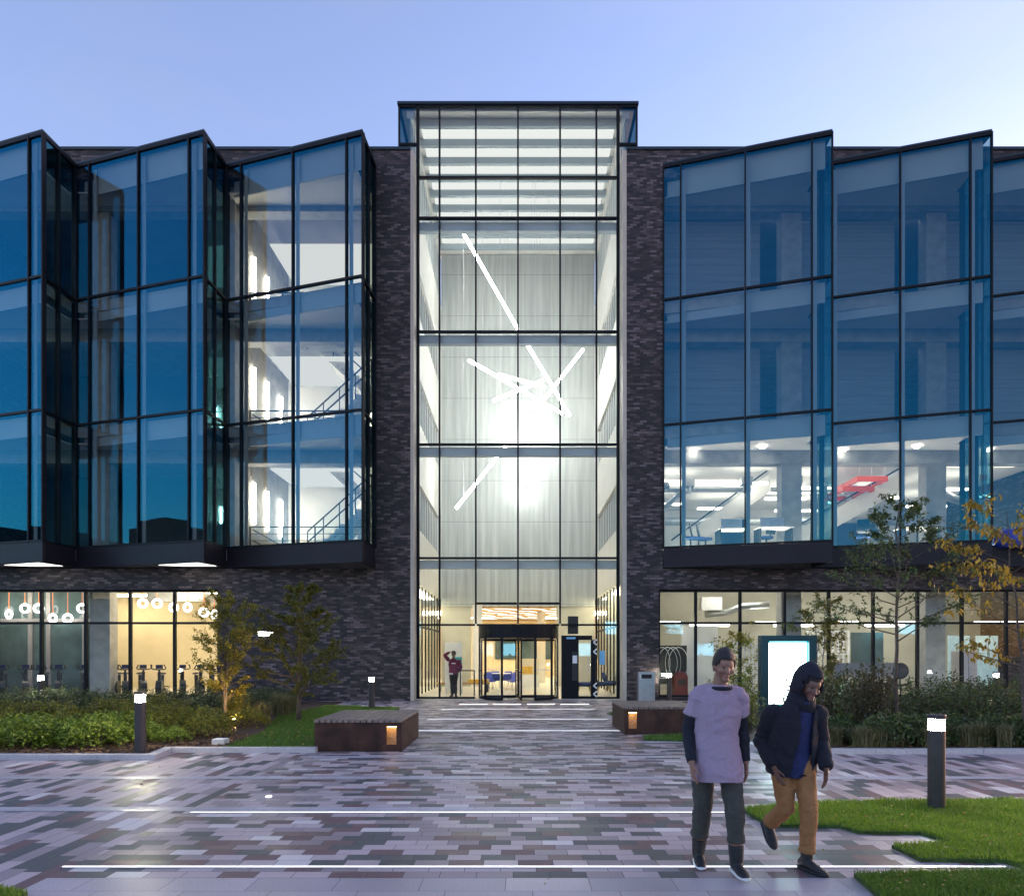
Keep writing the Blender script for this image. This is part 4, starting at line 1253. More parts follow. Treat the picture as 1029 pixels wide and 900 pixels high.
# exposed ducts
for (p, q, r) in (((5.0, 27.6, 8.15), (9.2, 27.6, 8.15), .13), ((5.6, 26.4, 8.0), (5.6, 33, 8.2), .16), ((6.4, 26.8, 7.9), (6.4, 34, 8.1), .12), ((5, 33.6, 8.0), (19, 33.6, 8.0), .2),
                  ((12.0, 27.4, 8.2), (15, 34.0, 8.2), .16), ((10.6, 29.2, 8.5), (15.4, 29.2, 8.5), .1), ((16.2, 27.5, 8.1), (20, 30.5, 8.1), .18)):
    MB().tube(p, q, r, 12).build('air_duct', 'duct', B, smooth=True)
for x, y in ((6.7, 27.4), (8.9, 27.2), (10.75, 27.0), (13.6, 28.6)):
    MB().box(x - .22, x + .22, y - .18, y + .18, 8.2, 8.5).tube((x, y, 8.2), (x, y, 7.92), .12, 10).build('ceiling_fan_unit', 'duct', B)
# rising office stair with solid balustrade
for (x0, x1, y, z0, z1) in ((6.2, 10.2, 28.2, 5.5, 8.4), (10.4, 15.2, 27.6, 5.6, 8.3)):
    st = MB()
    st._add([(x0, y, z0 - .2), (x1, y, z1 - .2), (x1, y, z1 + .55), (x0, y, z0 + .55), (x0, y + .08, z0 - .2), (x1, y + .08, z1 - .2), (x1, y + .08, z1 + .55), (x0, y + .08, z0 + .55)],
            [(0, 1, 2, 3), (7, 6, 5, 4), (0, 4, 5, 1), (1, 5, 6, 2), (2, 6, 7, 3), (3, 7, 4, 0)])
    so = st.build('stair_balustrade', 'white', B)
    MB().bar((x0, y - .05, z0 + .72), (x1, y - .05, z1 + .72), .06, .06).build('handrail', 'railing', so)
MB().box(8.35, 9.5, 28.9, 29.0, 5.3, 7.2).build('meeting_room_panel', 'navy', B)
MB().box(13.3, 14.6, 29.2, 29.3, 5.3, 7.1).build('meeting_room_panel', 'navy', B)
# dim lamps on the two storeys above
for k in (1, 2):
    for x in (9.6 + .45, 14.9 + .4):
        MB().box(x - 1.0, x + .6, 25.75, 26.35, LV[k + 1] - .5, LV[k + 1] - .47).build('ceiling_glow_panel', 'e_dim', B)

# ---- ground floor left: gym / café
MB().box(-XE + .42, -10.0, 33.0, 33.2, .03, 4.5).build('interior_wall', 'cream', B)
MB().box(-10.2, -10.0, 24.75, 32.99, .03, 4.5).build('interior_wall', 'cream', B)
MB().box(-10.47, -4.05, 24.72, 24.9, .03, 4.5).build('interior_wall', 'cream', B)
# inner glazed lobby at the far left
q = MB()
for x in (-20.4, -19.0, -18.3, -16.9, -16.1):
    q.box(x, x + .16, 27.0, 27.16, .03, 4.4)
q.box(-20.4, -15.9, 27.005, 27.15, 2.85, 3.0).box(-20.4, -15.9, 27.005, 27.15, 4.2, 4.4)
q = q.build('lobby_screen_frame', 'soffit', B)
MB().box(-20.3, -15.95, 27.07, 27.08, .05, 4.3).build('glass_pane', 'gtank', q)
for xx in (-13.35, -12.35):
    MB().box(xx, xx + .94, 32.9, 32.98, .03, 2.6).build('interior_door', 'paleblue', B)
MB().box(-13.45, -13.36, 32.88, 32.98, .03, 2.7).box(-11.4, -11.31, 32.88, 32.98, .03, 2.7).box(-13.36, -11.4, 32.88, 32.98, 2.61, 2.7).build('door_frame', 'teal', B)
for x0, x1, y in ((-20, -17.0, 25.6), (-16.6, -14.2, 28.0), (-14.0, -11, 26.0), (-14.2, -10.8, 30.2), (-19.5, -16.5, 31)):
    MB().box(x0, x1, y, y + .35, 4.2, 4.28).build('ceiling_glow_panel', 'e_ceilw', B)
for x0, x1, y in ((-14.6, -12.4, 27.4), (-12.6, -10.6, 28.6)):
    MB().box(x0, x1, y, y + .6, 3.7, 4.1).build('air_duct', 'duct', B)

# ---- ground floor right
MB().box(4.03, XE - .42, 31.0, 31.2, .03, 4.5).build('interior_wall', 'olive', B)
MB().box(6.35, 7.75, 27.0, 27.2, .03, 2.72).build('white_partition', 'white', B)
MB().box(4.92, 5.02, 24.75, 30.9, .03, 4.49).build('interior_wall', 'olive', B)
for x0, y, ln in ((5.35, 26.2, .75), (9.1, 26.6, 1.1), (11.7, 26.0, 1.0), (14.3, 26.4, 1.6), (17.3, 26.2, 1.8), (7.2, 29.0, 1.6), (10.8, 29.2, 1.6), (14.6, 29.2, 1.6)):
    MB().box(x0, x0 + ln, y, y + .22, 2.78, 2.86).build('linear_lamp', 'e_ceil', B)
for x0, x1, y in ((7.4, 9.6, 26.3), (11, 14, 26.6), (15.5, 19, 27.5)):
    MB().box(x0, x1, y, y + .4, 4.3, 4.38).build('ceiling_glow_panel', 'e_ceil', B)
MB().loft([(7.4, 27.6, 3.2), (8.2, 27.4, 3.25), (8.6, 26.8, 3.45), (9.6, 26.6, 3.5)], [.14] * 4, 12).build('air_duct', 'duct', B, smooth=True)
MB().box(7.2, 8.0, 27.3, 27.8, 3.35, 3.85).build('air_handling_box', 'paper', B)
# woven lattice screen with looping white strands
lt = MB().box(5.05, 6.3, 26.05, 26.1, 1.35, 1.98)
lo = MB().box(5.04, 6.32, 26.08, 26.14, .5, 1.95).build('lattice_screen', 'black', B)
lp = MB()
for i in range(4):
    cx = 5.4 + i * .2
    lp.torus((cx, 26.05, 1.3), .58, .014, 'y', 40, 5, Matrix.Diagonal((.5 + .12 * (i % 2), 1, 1)))
lp.build('lattice_strands_pattern', 'paper', lo)
sl = MB()
for i in range(9):
    sl.box(8.15 + i * .14, 8.19 + i * .14, 26.3, 26.4, .05, 2.0)
sl.box(8.1, 9.35, 26.31, 26.39, 2.0, 2.06).build('slat_screen', 'paper', B)
sl = MB()
for i in range(9):
    sl.box(11.35 + i * .2, 11.39 + i * .2, 27.3, 27.4, .05, 2.5)
for z in (1.0, 1.6, 2.5):
    sl.box(11.3, 13.0, 27.31, 27.39, z, z + .04)
sl.build('slat_screen', 'paper', B)
MB().box(13.6, 14.9, 28.4, 28.5, 1.0, 2.5).build('inner_window', 'gtank', B)
for x in (17.0, 18.1):
    MB().box(x, x + .85, 27.5, 27.56, .05, 2.35).build('interior_door', 'paleblue', B)

# ---- hall, ground level, and the room behind it
MB().box(-9.9, 9.9, 49.0, 49.2, .03, 4.5).build('interior_wall', 'cream', B)
MB().box(-3.77, -2.3, 34.25, 34.45, .03, 3.94).build('interior_wall', 'olive', B)
MB().box(1.9, 3.77, 34.25, 34.45, .03, 3.94).build('interior_wall', 'olive', B)
for sx in (-1, 1):       # rooms flanking the lobby screens
    a, b = sorted((sx * 4.9, sx * 4.75))
    MB().box(a, b, 25.2, 34.2, .03, 4.3).build('interior_wall', 'stone', B)
    a, b = sorted((sx * 6.0, sx * 6.2))
    MB().box(a, b, 34.6, 49, .03, 4.5).build('interior_wall', 'cream', B)
MB().box(-6, 6, 34.6, 48.9, 3.92, 3.98).build('timber_ceiling', 'timber', B)
zz = MB(); zr = random.Random(3)
for row in range(6):
    y = 35.6 + row * 2.0; x = -2.9 + zr.random()
    while x < 2.6:
        s1 = .5 + zr.random() * .5
        zz.bar((x, y, 3.905), (x + s1, y, 3.905), .09, .02); zz.bar((x + s1, y, 3.904), (x + s1 + .5, y + 1.0, 3.904), .09, .02)
        x += s1 + .7
zz.build('zigzag_light_pattern', 'e_zig', B)
MB().box(-2.2, -1.75, 33.7, 34.15, .03, 4.0).build('column', 'white', B)
MB().box(1.05, 1.5, 38.0, 38.4, .03, 3.9).build('column', 'white', B)
MB().box(-1.6, 2.4, 48.85, 48.98, 1.2, 3.2).build('inner_window', 'gtank', B)
for x in (-2.5, 2.5):
    MB().box(x - .9, x + .9, 44, 45.0, 3.86, 3.89).build('ceiling_glow_panel', 'e_ceilw', B)
for x0, x1 in ((-5.6, -2.9), (2.9, 5.6)):
    MB().box(x0, x1, 37.5, 41, 3.86, 3.89).build('ceiling_glow_panel', 'e_ceilw', B)  # panels added out of sight to brighten the rear room

# unseen strips added in the flanking rooms to light the lower hall
for sx in (-1, 1):
    a, b = sorted((sx * 4.1, sx * 4.6))
    MB().box(a, b, 25.6, 33.8, 4.24, 4.28).build('added_light_strip', 'e_ceilw', B)
for k in range(8):
    y = 25.72 + k * .97
    MB().box(-3.6, 3.6, y, y + .78, 21.21, 21.245).build('ceiling_glow_band', 'e_lum', B)  # even light on the ceiling between beams, painted as a faint glow

# lamps added behind the crossing tubes to make the glow on the metal cloth
for x, z in ((-.25, 12.5), (.95, 11.7), (.35, 9.6)):
    wb = MB().box(x - .16, x + .16, 32.9, 33.0, z - .09, z + .09).build('added_glow_lamp', 'steel', B)
    MB().box(x - .15, x + .15, 33.003, 33.012, z - .08, z + .08).build('lamp_lens', 'e_wash', wb)
# ================================================================== STREET FURNITURE
def bench(x0, x1, y0, y1, h, niche_side, label):
    t = thing('block_bench', ((x0 + x1) / 2, (y0 + y1) / 2, 0), label, 'bench', 'rusted block benches on the plaza')
    nx0, nx1 = (x1 - .26, x1 - .09) if niche_side > 0 else (x0 + .09, x0 + .26)
    z0, z1 = .12, h - .12
    m = MB()
    # front skin pieced round the niche opening
    m.box(x0, nx0, y0, y0 + .03, 0, h - .06).box(nx1, x1, y0, y0 + .03, 0, h - .06)
    m.box(nx0, nx1, y0, y0 + .03, 0, z0).box(nx0, nx1, y0, y0 + .03, z1, h - .06)
    m.box(x0, x0 + .03, y0 + .03, y1 - .03, 0, h - .06).box(x1 - .03, x1, y0 + .03, y1 - .03, 0, h - .06)
    m.box(x0, x1, y1 - .03, y1, 0, h - .06)
    m.build('steel_body', 'corten', t)
    sm = MB()
    k = 4
    for i in range(1, k):
        x = x0 + (x1 - x0) * i / k
        sm.box(x - .003, x + .003, y0 - .003, y0, .02, h - .08)
    sm.build('seam_strip', 'black', t)
    n = MB().box(nx0, nx1, y0 + .14, y0 + .16, z0, z1)
    no = n.build('lit_niche', 'tan', t)
    MB().box(nx0 + .01, nx1 - .01, y0 + .035, y0 + .06, z1 - .012, z1 - .002).build('niche_lamp', 'e_niche', no)
    b = MB()
    b.box(nx0 - .008, nx0, y0 + .031, y0 + .14, z0, z1).box(nx1, nx1 + .008, y0 + .031, y0 + .14, z0, z1).box(nx0, nx1, y0 + .031, y0 + .14, z0 - .008, z0)
    b.build('niche_lining', 'tan', no)
    s = MB(); w = .085; g = .014; x = x0
    yy = y0 - .01; 
    nsl = int((x1 - x0 + .02) / (w + g))
    w = (x1 - x0 + .02) / nsl - g
    for i in range(nsl):
        xa = x0 - .01 + i * (w + g)
        s.box(xa, xa + w, y0 - .012, y1 + .012, h - .05, h - rnd.random() * .004)
    s.build('timber_seat_slats', 'slat', t, bevel=.004)
    MB().box(x0 + .03, x1 - .03, y0 + .03, y1 - .03, h - .12, h - .055).build('seat_deck', 'black', t)
bench(-3.48, -1.99, 11.92, 13.95, .545, 1, 'rusted block bench with slatted timber top, fully visible beside the left lawn')
bench(2.2, 3.72, 14.4, 16.25, .575, -1, 'rusted block bench with slatted timber top, partly hidden by the walker in lilac')


def bollard_proto():
    t = thing('bollard_light', (0, 0, 0), 'x', 'bollard')
    MB().lathe([(.085, 0), (.085, .84)], n=28).build('post', 'bollard', t, smooth=True).modifiers.new('e', 'EDGE_SPLIT')
    MB().lathe([(.088, .96), (.09, .965), (.09, 1.0), (.086, 1.006), (.0, 1.008)], n=28).build('cap', 'bollard', t, smooth=True).modifiers.new('e', 'EDGE_SPLIT')
    MB().lathe([(.07, .84), (.07, .96)], n=24).build('lamp_lens', 'e_boll', t, smooth=True)
    b = MB()
    for i in range(4):
        a = R(i * 90 + 62)
        x, y = .079 * math.cos(a), .079 * math.sin(a)
        b.tube((x, y, .84), (x, y, .96), .006, 6)
    b.build('lens_strut_bars', 'bollard', t)
    MB().lathe([(.1, 0), (.1, .012), (.086, .014)], n=24).build('base_flange', 'bollard', t)
    return t
B0 = bollard_proto()
BL = [((941, 812), .03, 'largest bollard light, standing on the bright lawn edge beside the walkers'),
      ((141, 756.5), .05, 'bollard light standing in bark mulch by the kerb of the left planting bed'),
      ((41, 712), .05, 'bollard light behind the shrubs of the left bed, before the gym windows'),
      ((373.5, 713), .0, 'bollard light at the far end of the lawn with the round tree'),
      ((672.5, 704.5), .0, 'bollard light between the litter bin and the walker in lilac'),
      ((1001, 706), .05, 'bollard light half hidden by the dark shrubs at the far right bed')]
for i, ((x, y), z, lab) in enumerate(BL):
    o = B0 if i == 0 else copy_tree(B0)
    p = gnd(x, y, z); o.location = p; o['label'] = lab; o['group'] = 'bollard lights on the square'
    if i in (2, 5): o.location.z = .05
    o.rotation_euler.z = R(37 * i)

# display totem
t = thing('display_totem', (5.83, 15.0, 0), 'teal framed upright digital display with blank glowing white screen behind the hooded walker', 'display')
x0, x1, y0 = 5.24, 6.44, 15.0
m = MB()
m.box(x0, x0 + .17, y0, y0 + .22, 0.05, 2.06).box(x1 - .17, x1, y0, y0 + .22, .05, 2.06).box(x0 + .17, x1 - .17, y0, y0 + .22, 1.93, 2.06).box(x0 + .17, x1 - .17, y0, y0 + .22, .05, .55)
m.build('housing', 'teal', t, bevel=.01)
MB().box(x0 + .17, x1 - .17, y0 + .1, y0 + .2, .55, 1.93).build('screen_bezel', 'e_screenedge', t)
MB().box(x0 + .2, x1 - .2, y0 + .06, y0 + .099, .58, 1.9).build('screen', 'e_screen', t)
MB().box(x0 - .05, x1 + .05, y0 - .04, y0 + .26, .0, .06).build('plinth', 'black', t)

# litter bin by the brick
bx = at(649, 703, 23.9).x
t = thing('litter_bin', (bx, 23.9, 0), 'grey steel litter bin with dark slot against the dark brick by the entrance', 'bin')
m = MB().box(bx - .28, bx + .28, 23.72, 24.1, .04, .8).box(bx - .28, bx + .28, 23.82, 24.1, .8, .94).box(bx - .28, bx + .28, 23.72, 24.1, .94, 1.02)
m.box(bx - .28, bx - .18, 23.72, 23.819, .8, .94).box(bx + .18, bx + .28, 23.72, 23.819, .8, .94)
m.build('bin_body', 'steel', t, bevel=.01)
MB().box(bx - .18, bx + .18, 23.8, 23.815, .805, .935).build('slot', 'black', t)
MB().box(bx - .25, bx + .25, 23.75, 24.07, 0, .04).build('base', 'black', t)
# pale stone box in the mulch
p = gnd(219, 748.5, .05)
t = MB().box(p.x - .115, p.x + .115, p.y, p.y + .22, .04, .15)
o = t.build('utility_box', 'kerb', base=(p.x, p.y + .1, .04), bevel=.01)
tag(o, 'small pale concrete box in the mulch at the lawn corner', 'utility box')
MB().box(p.x - .1, p.x + .1, p.y + .02, p.y + .2, .15, .158).build('box_lid', 'paper', o)
# tree uplight
p = V((-6.45, 15.75, .05))
t = thing('ground_uplight', p, 'small ground spotlight warming the slender multi-stem tree from below', 'uplight')
MB().lathe([(.05, 0), (.055, .02), (.055, .12), (.05, .14)], p, 16).build('lamp_body', 'black', t)
MB().lathe([(.045, .141), (.045, .146)], p, 16).build('lamp_lens', 'e_up', t)

# ================================================================== THINGS INDOORS
# exercise bikes in the gym window
bp = thing('exercise_bike', (0, 0, .03), 'black upright exercise bike in the row behind the gym windows', 'exercise bike', 'exercise bikes behind the left windows')
m = MB()
m.bar((-.45, 0, .09), (.45, 0, .09), .07, .08).bar((-.45, -.2, .05), (-.45, .2, .05), .06, .06).bar((.45, -.22, .05), (.45, .22, .05), .06, .06)
m.bar((-.2, 0, .12), (-.28, 0, .85), .1, .13).bar((.25, 0, .12), (.36, 0, .98), .1, .14).bar((-.22, 0, .5), (.3, 0, .45), .1, .16).box(-.05, .45, -.07, .07, .12, .62)
m.build('bike_frame', 'black', bp)
MB().lathe([(.24, -.03), (.24, .03)], n=24)
w = MB().torus((.32, 0, .36), .2, .035, 'y', 22, 8); w.tube((.32, -.1, .42), (.32, .1, .42), .26, 20); w.build('flywheel', 'railing', bp)
MB().loft([(-.42, 0, .9), (-.3, 0, .92), (-.14, 0, .9)], [(.11, .035), (.09, .035), (.03, .02)], 10, side=(0, 1, 0)).build('saddle', 'black', bp, smooth=True)
h = MB().loft([(.36, 0, .95), (.4, 0, 1.06)], [.03, .03], 8)
for sy in (-1, 1):
    h.loft([(.4, 0, 1.06), (.42, sy * .2, 1.08), (.5, sy * .24, 1.12), (.62, sy * .2, 1.24)], [.02] * 4, 8)
h.build('handlebar', 'black', bp)
MB().box(.3, .42, -.11, .11, 1.1, 1.24).build('console', 'navy', bp)
c = MB().tube((.0, -.1, .3), (.0, .1, .3), .03, 8).bar((0, -.1, .3), (.1, -.1, .16), .02, .03).bar((0, .1, .3), (-.1, .1, .44), .02, .03).box(.06, .16, -.2, -.1, .14, .17).box(-.16, -.06, .1, .2, .43, .46)
c.build('pedal_crank', 'railing', bp)
# orient: bikes face the glass at a slant
for i, px in enumerate((4, 25, 44, 60, 84, 118, 126, 142, 162, 183, 199, 213)):
    o = bp if i == 0 else copy_tree(bp)
    q = at(px, 690, 25.75 + (i % 2) * .2)
    o.location = (q.x, q.y, .03); o.rotation_euler.z = R(-62 + 12 * math.sin(i * 2.1))
# ring pendants
rp = thing('ring_pendant_lamp', (0, 0, 0), 'glowing white ring lamp on an orange cord over the exercise bikes', 'pendant lamp', 'ring pendants behind the left windows')
MB().torus((0, 0, 0), .145, .04, 'y', 28, 10).build('glowing_ring', 'e_ring', rp, smooth=True)
MB().tube((0, 0, .2), (0, 0, 1.1), .014, 6).build('cord', 'orangecord', rp)
MB().lathe([(.03, .19), (.03, .26)], n=10).build('cord_grip', 'orangecord', rp)
for i, (px, py) in enumerate(((9, 617), (25, 611), (39, 611), (53, 621), (68, 621), (82.5, 611), (174.5, 610), (188.5, 610), (205, 615), (215.5, 617), (-9, 612), (143.5, 606), (158, 606))):
    o = rp if i == 0 else copy_tree(rp)
    o.location = at(px, py, 26.6); o.rotation_euler.z = R((-18, 10, 25, -8, 14, 35, 4, -12, 20, -25, 0, 12, 30)[i])

# LED sticks hung in the hall
def stick(a, b, ya, yb, label):
    p, q = at(*a, ya), at(*b, yb); mid = (p + q) / 2
    t = thing('hanging_light_tube', mid, label, 'light tube')
    MB().tube(p, q, .062, 10).build('glowing_tube', 'e_led', t)
    d = (q - p).normalized()
    for e, s in ((p, -1), (q, 1)):
        MB().tube(e, e + d * s * .05, .066, 10).build('end_cap', 'steel', t)
    for f in (.15, .85):
        c = p.lerp(q, f); MB().tube(c + V((0, 0, .06)), V((c.x, c.y, 20.98)), .006, 5).build('suspension_cable', 'steel', t)
stick((465.7, 234.5), (520.5, 331), 30.2, 30.6, 'long white light tube hanging alone high in the hall, leaning down to the right')
stick((471, 362), (566, 416), 30.2, 29.6, 'white light tube of the crossing cluster with its raised end on the far left')
stick((529, 345), (573, 418), 28.6, 29.1, 'steepest white light tube of the crossing cluster, its top starting between two mullions')
stick((586, 351), (537, 414), 30.8, 30.3, 'white light tube of the crossing cluster with its raised end on the far right')
stick((501, 376), (548, 389), 31.4, 31.0, 'short nearly level white light tube in the middle of the crossing cluster')
stick((546, 382), (495, 403), 28.0, 28.2, 'white light tube in the cluster tilting gently down to the left')
stick((510, 446), (458, 511), 30.4, 30.0, 'white light tube hanging alone below the cluster, leaning down to the left')

# lobby furniture
def shell_chair_proto():
    t = thing('shell_chair', (0, 0, .03), 'blue shell chair on thin pale legs at the lobby table', 'chair', 'blue chairs round the lobby table')
    s = MB(); s.loft([(0, -.2, .45), (0, -.05, .43), (0, .12, .45), (0, .2, .54), (0, .24, .68), (0, .26, .84)], [(.2, .02), (.24, .025), (.24, .03), (.24, .025), (.23, .02), (.17, .015)], 14)
    s.build('seat_shell', 'chairblue', t, smooth=True)
    for sx in (-1, 1):
        for sy in (-1, 1):
            MB().tube((sx * .12, sy * .12, .43), (sx * .21, sy * .21, 0), .014, 6).build('leg', 'steel', t)
    return t
sc = shell_chair_proto()
for i, (px, Y, rz) in enumerate(((493, 30.2, 30), (499, 31.4, 170), (515, 30.0, -40), (509, 31.6, -160), (488, 31.2, 90))):
    o = sc if i == 0 else copy_tree(sc)
    o.location = (at(px, 690, Y).x, Y, .03); o.rotation_euler.z = R(rz)
tx = at(503, 690, 30.8).x
t = thing('round_table', (tx, 30.8, .03), 'white round cafe table among the blue lobby chairs', 'table')
MB().lathe([(.45, .72), (.46, .735), (.45, .75)], (tx, 30.8, .03), 28).build('table_top', 'paper', t)
MB().lathe([(.22, 0), (.2, .02), (.035, .05), (.035, .72)], (tx, 30.8, .03), 16).build('pedestal', 'paper', t)
# reception desk
t = thing('reception_desk', (.55, 33.5, .03), 'pale reception desk with a glowing orange upper panel', 'desk')
MB().box(.08, 1.0, 33.3, 33.9, .03, .62).build('desk_front', 'white', t)
MB().box(.08, 1.0, 33.32, 33.9, .62, 1.38).build('desk_upper_panel', 'cream', t)
MB().box(.2, .7, 33.29, 33.32, .68, 1.02).build('orange_cushion_panel', 'yellow', t)
# armchair at the pass door
def armchair(px, Y, rz, label):
    x = at(px, 690, Y).x
    t = thing('armchair', (x, Y, .03), label, 'armchair'); p = V((x, Y, .03)); t.rotation_euler.z = R(rz)
    MB().loft([p + V((-.32, 0, .42)), p + V((.3, 0, .42))], [(.3, .09), (.3, .09)], 12, side=(0, 1, 0)).build('seat', 'navyfelt', t, smooth=True)
    MB().loft([p + V((.27, 0, .42)), p + V((.36, 0, .62)), p + V((.4, 0, .84))], [(.3, .07), (.3, .07), (.24, .05)], 12, side=(0, 1, 0)).build('backrest', 'navyfelt', t, smooth=True)
    for sx in (-1, 1):
        for sy in (-1, 1):
            MB().tube(p + V((sx * .2, sy * .2, .35)), p + V((sx * .28, sy * .24, 0)), .022, 6, .014).build('leg', 'timber', t)
armchair(587, 27.2, 0, 'dark blue armchair with wooden legs seen through the pass door')
armchair(607, 27.6, 180, 'dark blue armchair behind the rightmost lobby pane')
armchair(616, 28.6, 160, 'dark blue armchair farther back behind the rightmost lobby pane')
# banner stand behind the standing figure and low bench
xx = at(456, 690, 28).x
t = thing('display_easel', (xx, 28, .03), 'tall pale display board with a teal patch behind the figure in maroon', 'display board')
MB().box(xx - .36, xx + .34, 28, 28.04, .15, 2.1).build('board', 'paper', t)
MB().box(xx + .02, xx + .33, 27.99, 28, 1.0, 1.5).build('teal_patch', 'teallight', t)
for sx in (-1, 1):
    MB().bar((xx + sx * .3, 28.02, .03), (xx + sx * .3, 28.02, .2), .05, .05).build('foot', 'steel', t)
xx = at(468, 690, 29).x
t = thing('lobby_bench', (xx, 29, .03), 'low bench with yellow cushions behind the figure in maroon', 'bench')
MB().box(xx - 1.2, xx + 1.0, 29, 29.5, .36, .44).build('seat', 'timber', t)
MB().box(xx + .1, xx + .95, 29.02, 29.48, .44, .56).build('cushion', 'yellow', t)
for x in (xx - 1.1, xx + .9):
    MB().box(x - .04, x + .04, 29.05, 29.45, .03, .36).build('leg', 'black', t)
# handrail gate
xx = at(470, 690, 26.6).x
t = thing('barrier_gate', (xx, 26.6, .03), 'dark tubular barrier just inside the glass beside the figure in maroon', 'barrier')
g = MB().tube((xx - .28, 26.6, 1.0), (xx + .25, 26.6, 1.0), .025, 8).tube((xx - .28, 26.6, .03), (xx - .28, 26.6, 1.02), .025, 8).tube((xx + .25, 26.6, .03), (xx + .25, 26.6, 1.02), .025, 8)
g.build('barrier_frame', 'railing', t)

# right ground rooms
t = thing('waste_bin', (5.95, 25.6, .03), 'oxblood hooded waste bin inside the window beside the looping lattice', 'bin')
MB().box(5.72, 6.2, 25.4, 25.9, .03, .78).build('bin_body', 'redbin', t, bevel=.015)
MB()._add([(5.70, 25.38, .78), (6.22, 25.38, .78), (6.22, 25.92, .78), (5.70, 25.92, .78), (5.82, 25.5, .98), (6.1, 25.5, .98), (6.1, 25.8, .98), (5.82, 25.8, .98)],
          [(0, 1, 5, 4), (1, 2, 6, 5), (2, 3, 7, 6), (3, 0, 4, 7), (4, 5, 6, 7), (3, 2, 1, 0)]).build('bin_hood', 'redbin', t)
MB().box(5.82, 6.1, 25.385, 25.4, .5, .7).build('bin_flap', 'black', t)
def desk(x, y, label, w=1.5, scr='soffit'):
    t = thing('office_desk', (x, y, .03), label, 'desk')
    MB().box(x, x + w, y, y + .7, .73, .77).build('desk_top', 'white', t)
    MB().box(x, x + w, y + .3, y + .33, .77, 1.3).build('divider_screen', scr, t)
    for sx in (x + .03, x + w - .08):
        MB().box(sx, sx + .05, y + .04, y + .66, .03, .73).build('leg', 'black', t)
desk(11.6, 25.6, 'white desk with grey divider behind the slender tree trunk', 1.1)
desk(12.95, 25.9, 'white desk with grey divider beside the black chair back behind the tree', 1.2)
t = thing('storage_cabinet', (16.3, 25.6, .03), 'pale grey storage cabinet inside the right windows near the yellow tree', 'cabinet')
MB().box(16.1, 16.75, 25.4, 25.9, .03, 1.75).build('cabinet_body', 'steel', t, bevel=.01)
MB().box(16.42, 16.43, 25.395, 25.4, .1, 1.7).build('door_gap', 'black', t)
t = thing('swivel_chair', (13.9, 25.3, .03), 'black round backed office chair against the grey dividers', 'chair')
MB().ball((13.9, 25.3, 1.02), (.3, .06, .3), 18, 10).build('backrest', 'black', t, smooth=True)
MB().loft([(13.9, 25.3, .48), (13.9, 25.3, .54)], [.26, .26], 16).build('seat', 'black', t)
MB().tube((13.9, 25.3, .1), (13.9, 25.3, .5), .03, 8).bar((13.9, 25.33, .5), (13.9, 25.36, .9), .05, .02).build('post', 'railing', t)
m = MB()
for k in range(5):
    m.bar((13.9, 25.3, .1), (13.9 + .3 * math.cos(k * 1.257), 25.3 + .3 * math.sin(k * 1.257), .06), .04, .04)
m.build('star_base', 'railing', t)

# bright first floor office: stacked chairs, desks, lamp frames
zf = LV[0] - .06
def off_chair(px, Y, rz, label, grp=None):
    x = at(px, 540, Y).x
    p = V((x, Y, zf)); t = thing('office_chair', p, label, 'chair', grp); t.rotation_euler.z = R(rz)
    MB().loft([p + V((0, 0, .46)), p + V((0, 0, .53))], [(.24, .24)] * 2, 14).build('seat', 'navyfelt', t)
    MB().loft([p + V((0, .22, .58)), p + V((0, .27, .8)), p + V((0, .3, 1.06))], [(.2, .03), (.22, .03), (.19, .02)], 12).build('backrest', 'railing', t, smooth=True)
    MB().tube(p + V((0, 0, .08)), p + V((0, 0, .47)), .03, 8).bar(p + V((0, .18, .48)), p + V((0, .25, .66)), .05, .02).build('post', 'railing', t)
    m = MB()
    for k in range(5):
        m.bar(p + V((0, 0, .09)), p + V((.28 * math.cos(k * 1.257), .28 * math.sin(k * 1.257), .04)), .04, .04)
    m.build('star_base', 'railing', t)
for i, (px, rz) in enumerate(((694, 60), (702, 70), (709, 65))):
    off_chair(px, 24.8 + .12 * i, rz, 'grey office chair in the tight row at the corner of the bright first floor', 'office chairs at the bright corner')
off_chair(770, 24.7, 200, 'office chair with pale back beside the navy panel')
off_chair(868, 24.5, 150, 'office chair under the red lamp frames')
off_chair(885, 24.9, 20, 'office chair turned away beside the first floor column')
def desk1(x, y, w, label):
    t = thing('office_desk', (x, y, zf), label, 'desk')
    MB().box(x, x + w, y, y + .7, zf + .72, zf + .76).build('desk_top', 'white', t)
    MB().box(x + .15, x + w * .8, y + .3, y + .33, zf + .762, zf + 1.12).build('monitor_panel', 'steel', t)
    for sx in (x + .03, x + w - .08):
        MB().box(sx, sx + .05, y + .04, y + .66, zf, zf + .72).build('leg', 'black', t)
desk1(7.0, 24.2, 1.1, 'white desk with grey screen beside the row of office chairs')
desk1(8.3, 23.95, 1.2, 'white desk in front of the navy panel on the bright first floor')
desk1(13.3, 24.0, 1.3, 'white desk by the concrete column above the slender tree')
def lamp_frame(x0, x1, y0, y1, z, label):
    t = thing('lamp_frame', ((x0 + x1) / 2, (y0 + y1) / 2, z), label, 'ceiling fixture')
    m = MB(); w = .1
    m.box(x0, x1, y0, y0 + w, z - .1, z + .1).box(x0, x1, y1 - w, y1, z - .1, z + .1).box(x0, x0 + w, y0 + w, y1 - w, z - .1, z + .1).box(x1 - w, x1, y0 + w, y1 - w, z - .1, z + .1)
    m.build('fixture_frame', 'orange', t)
    for x in (x0 + .1, x1 - .1):
        MB().tube((x, y0 + .05, z + .1), (x, y0 + .05, 9.02), .012, 5).build('suspension_cable', 'steel', t)
lamp_frame(13.15, 14.35, 27.0, 28.9, 8.42, 'upper red rectangular frame hanging from the first floor ceiling')
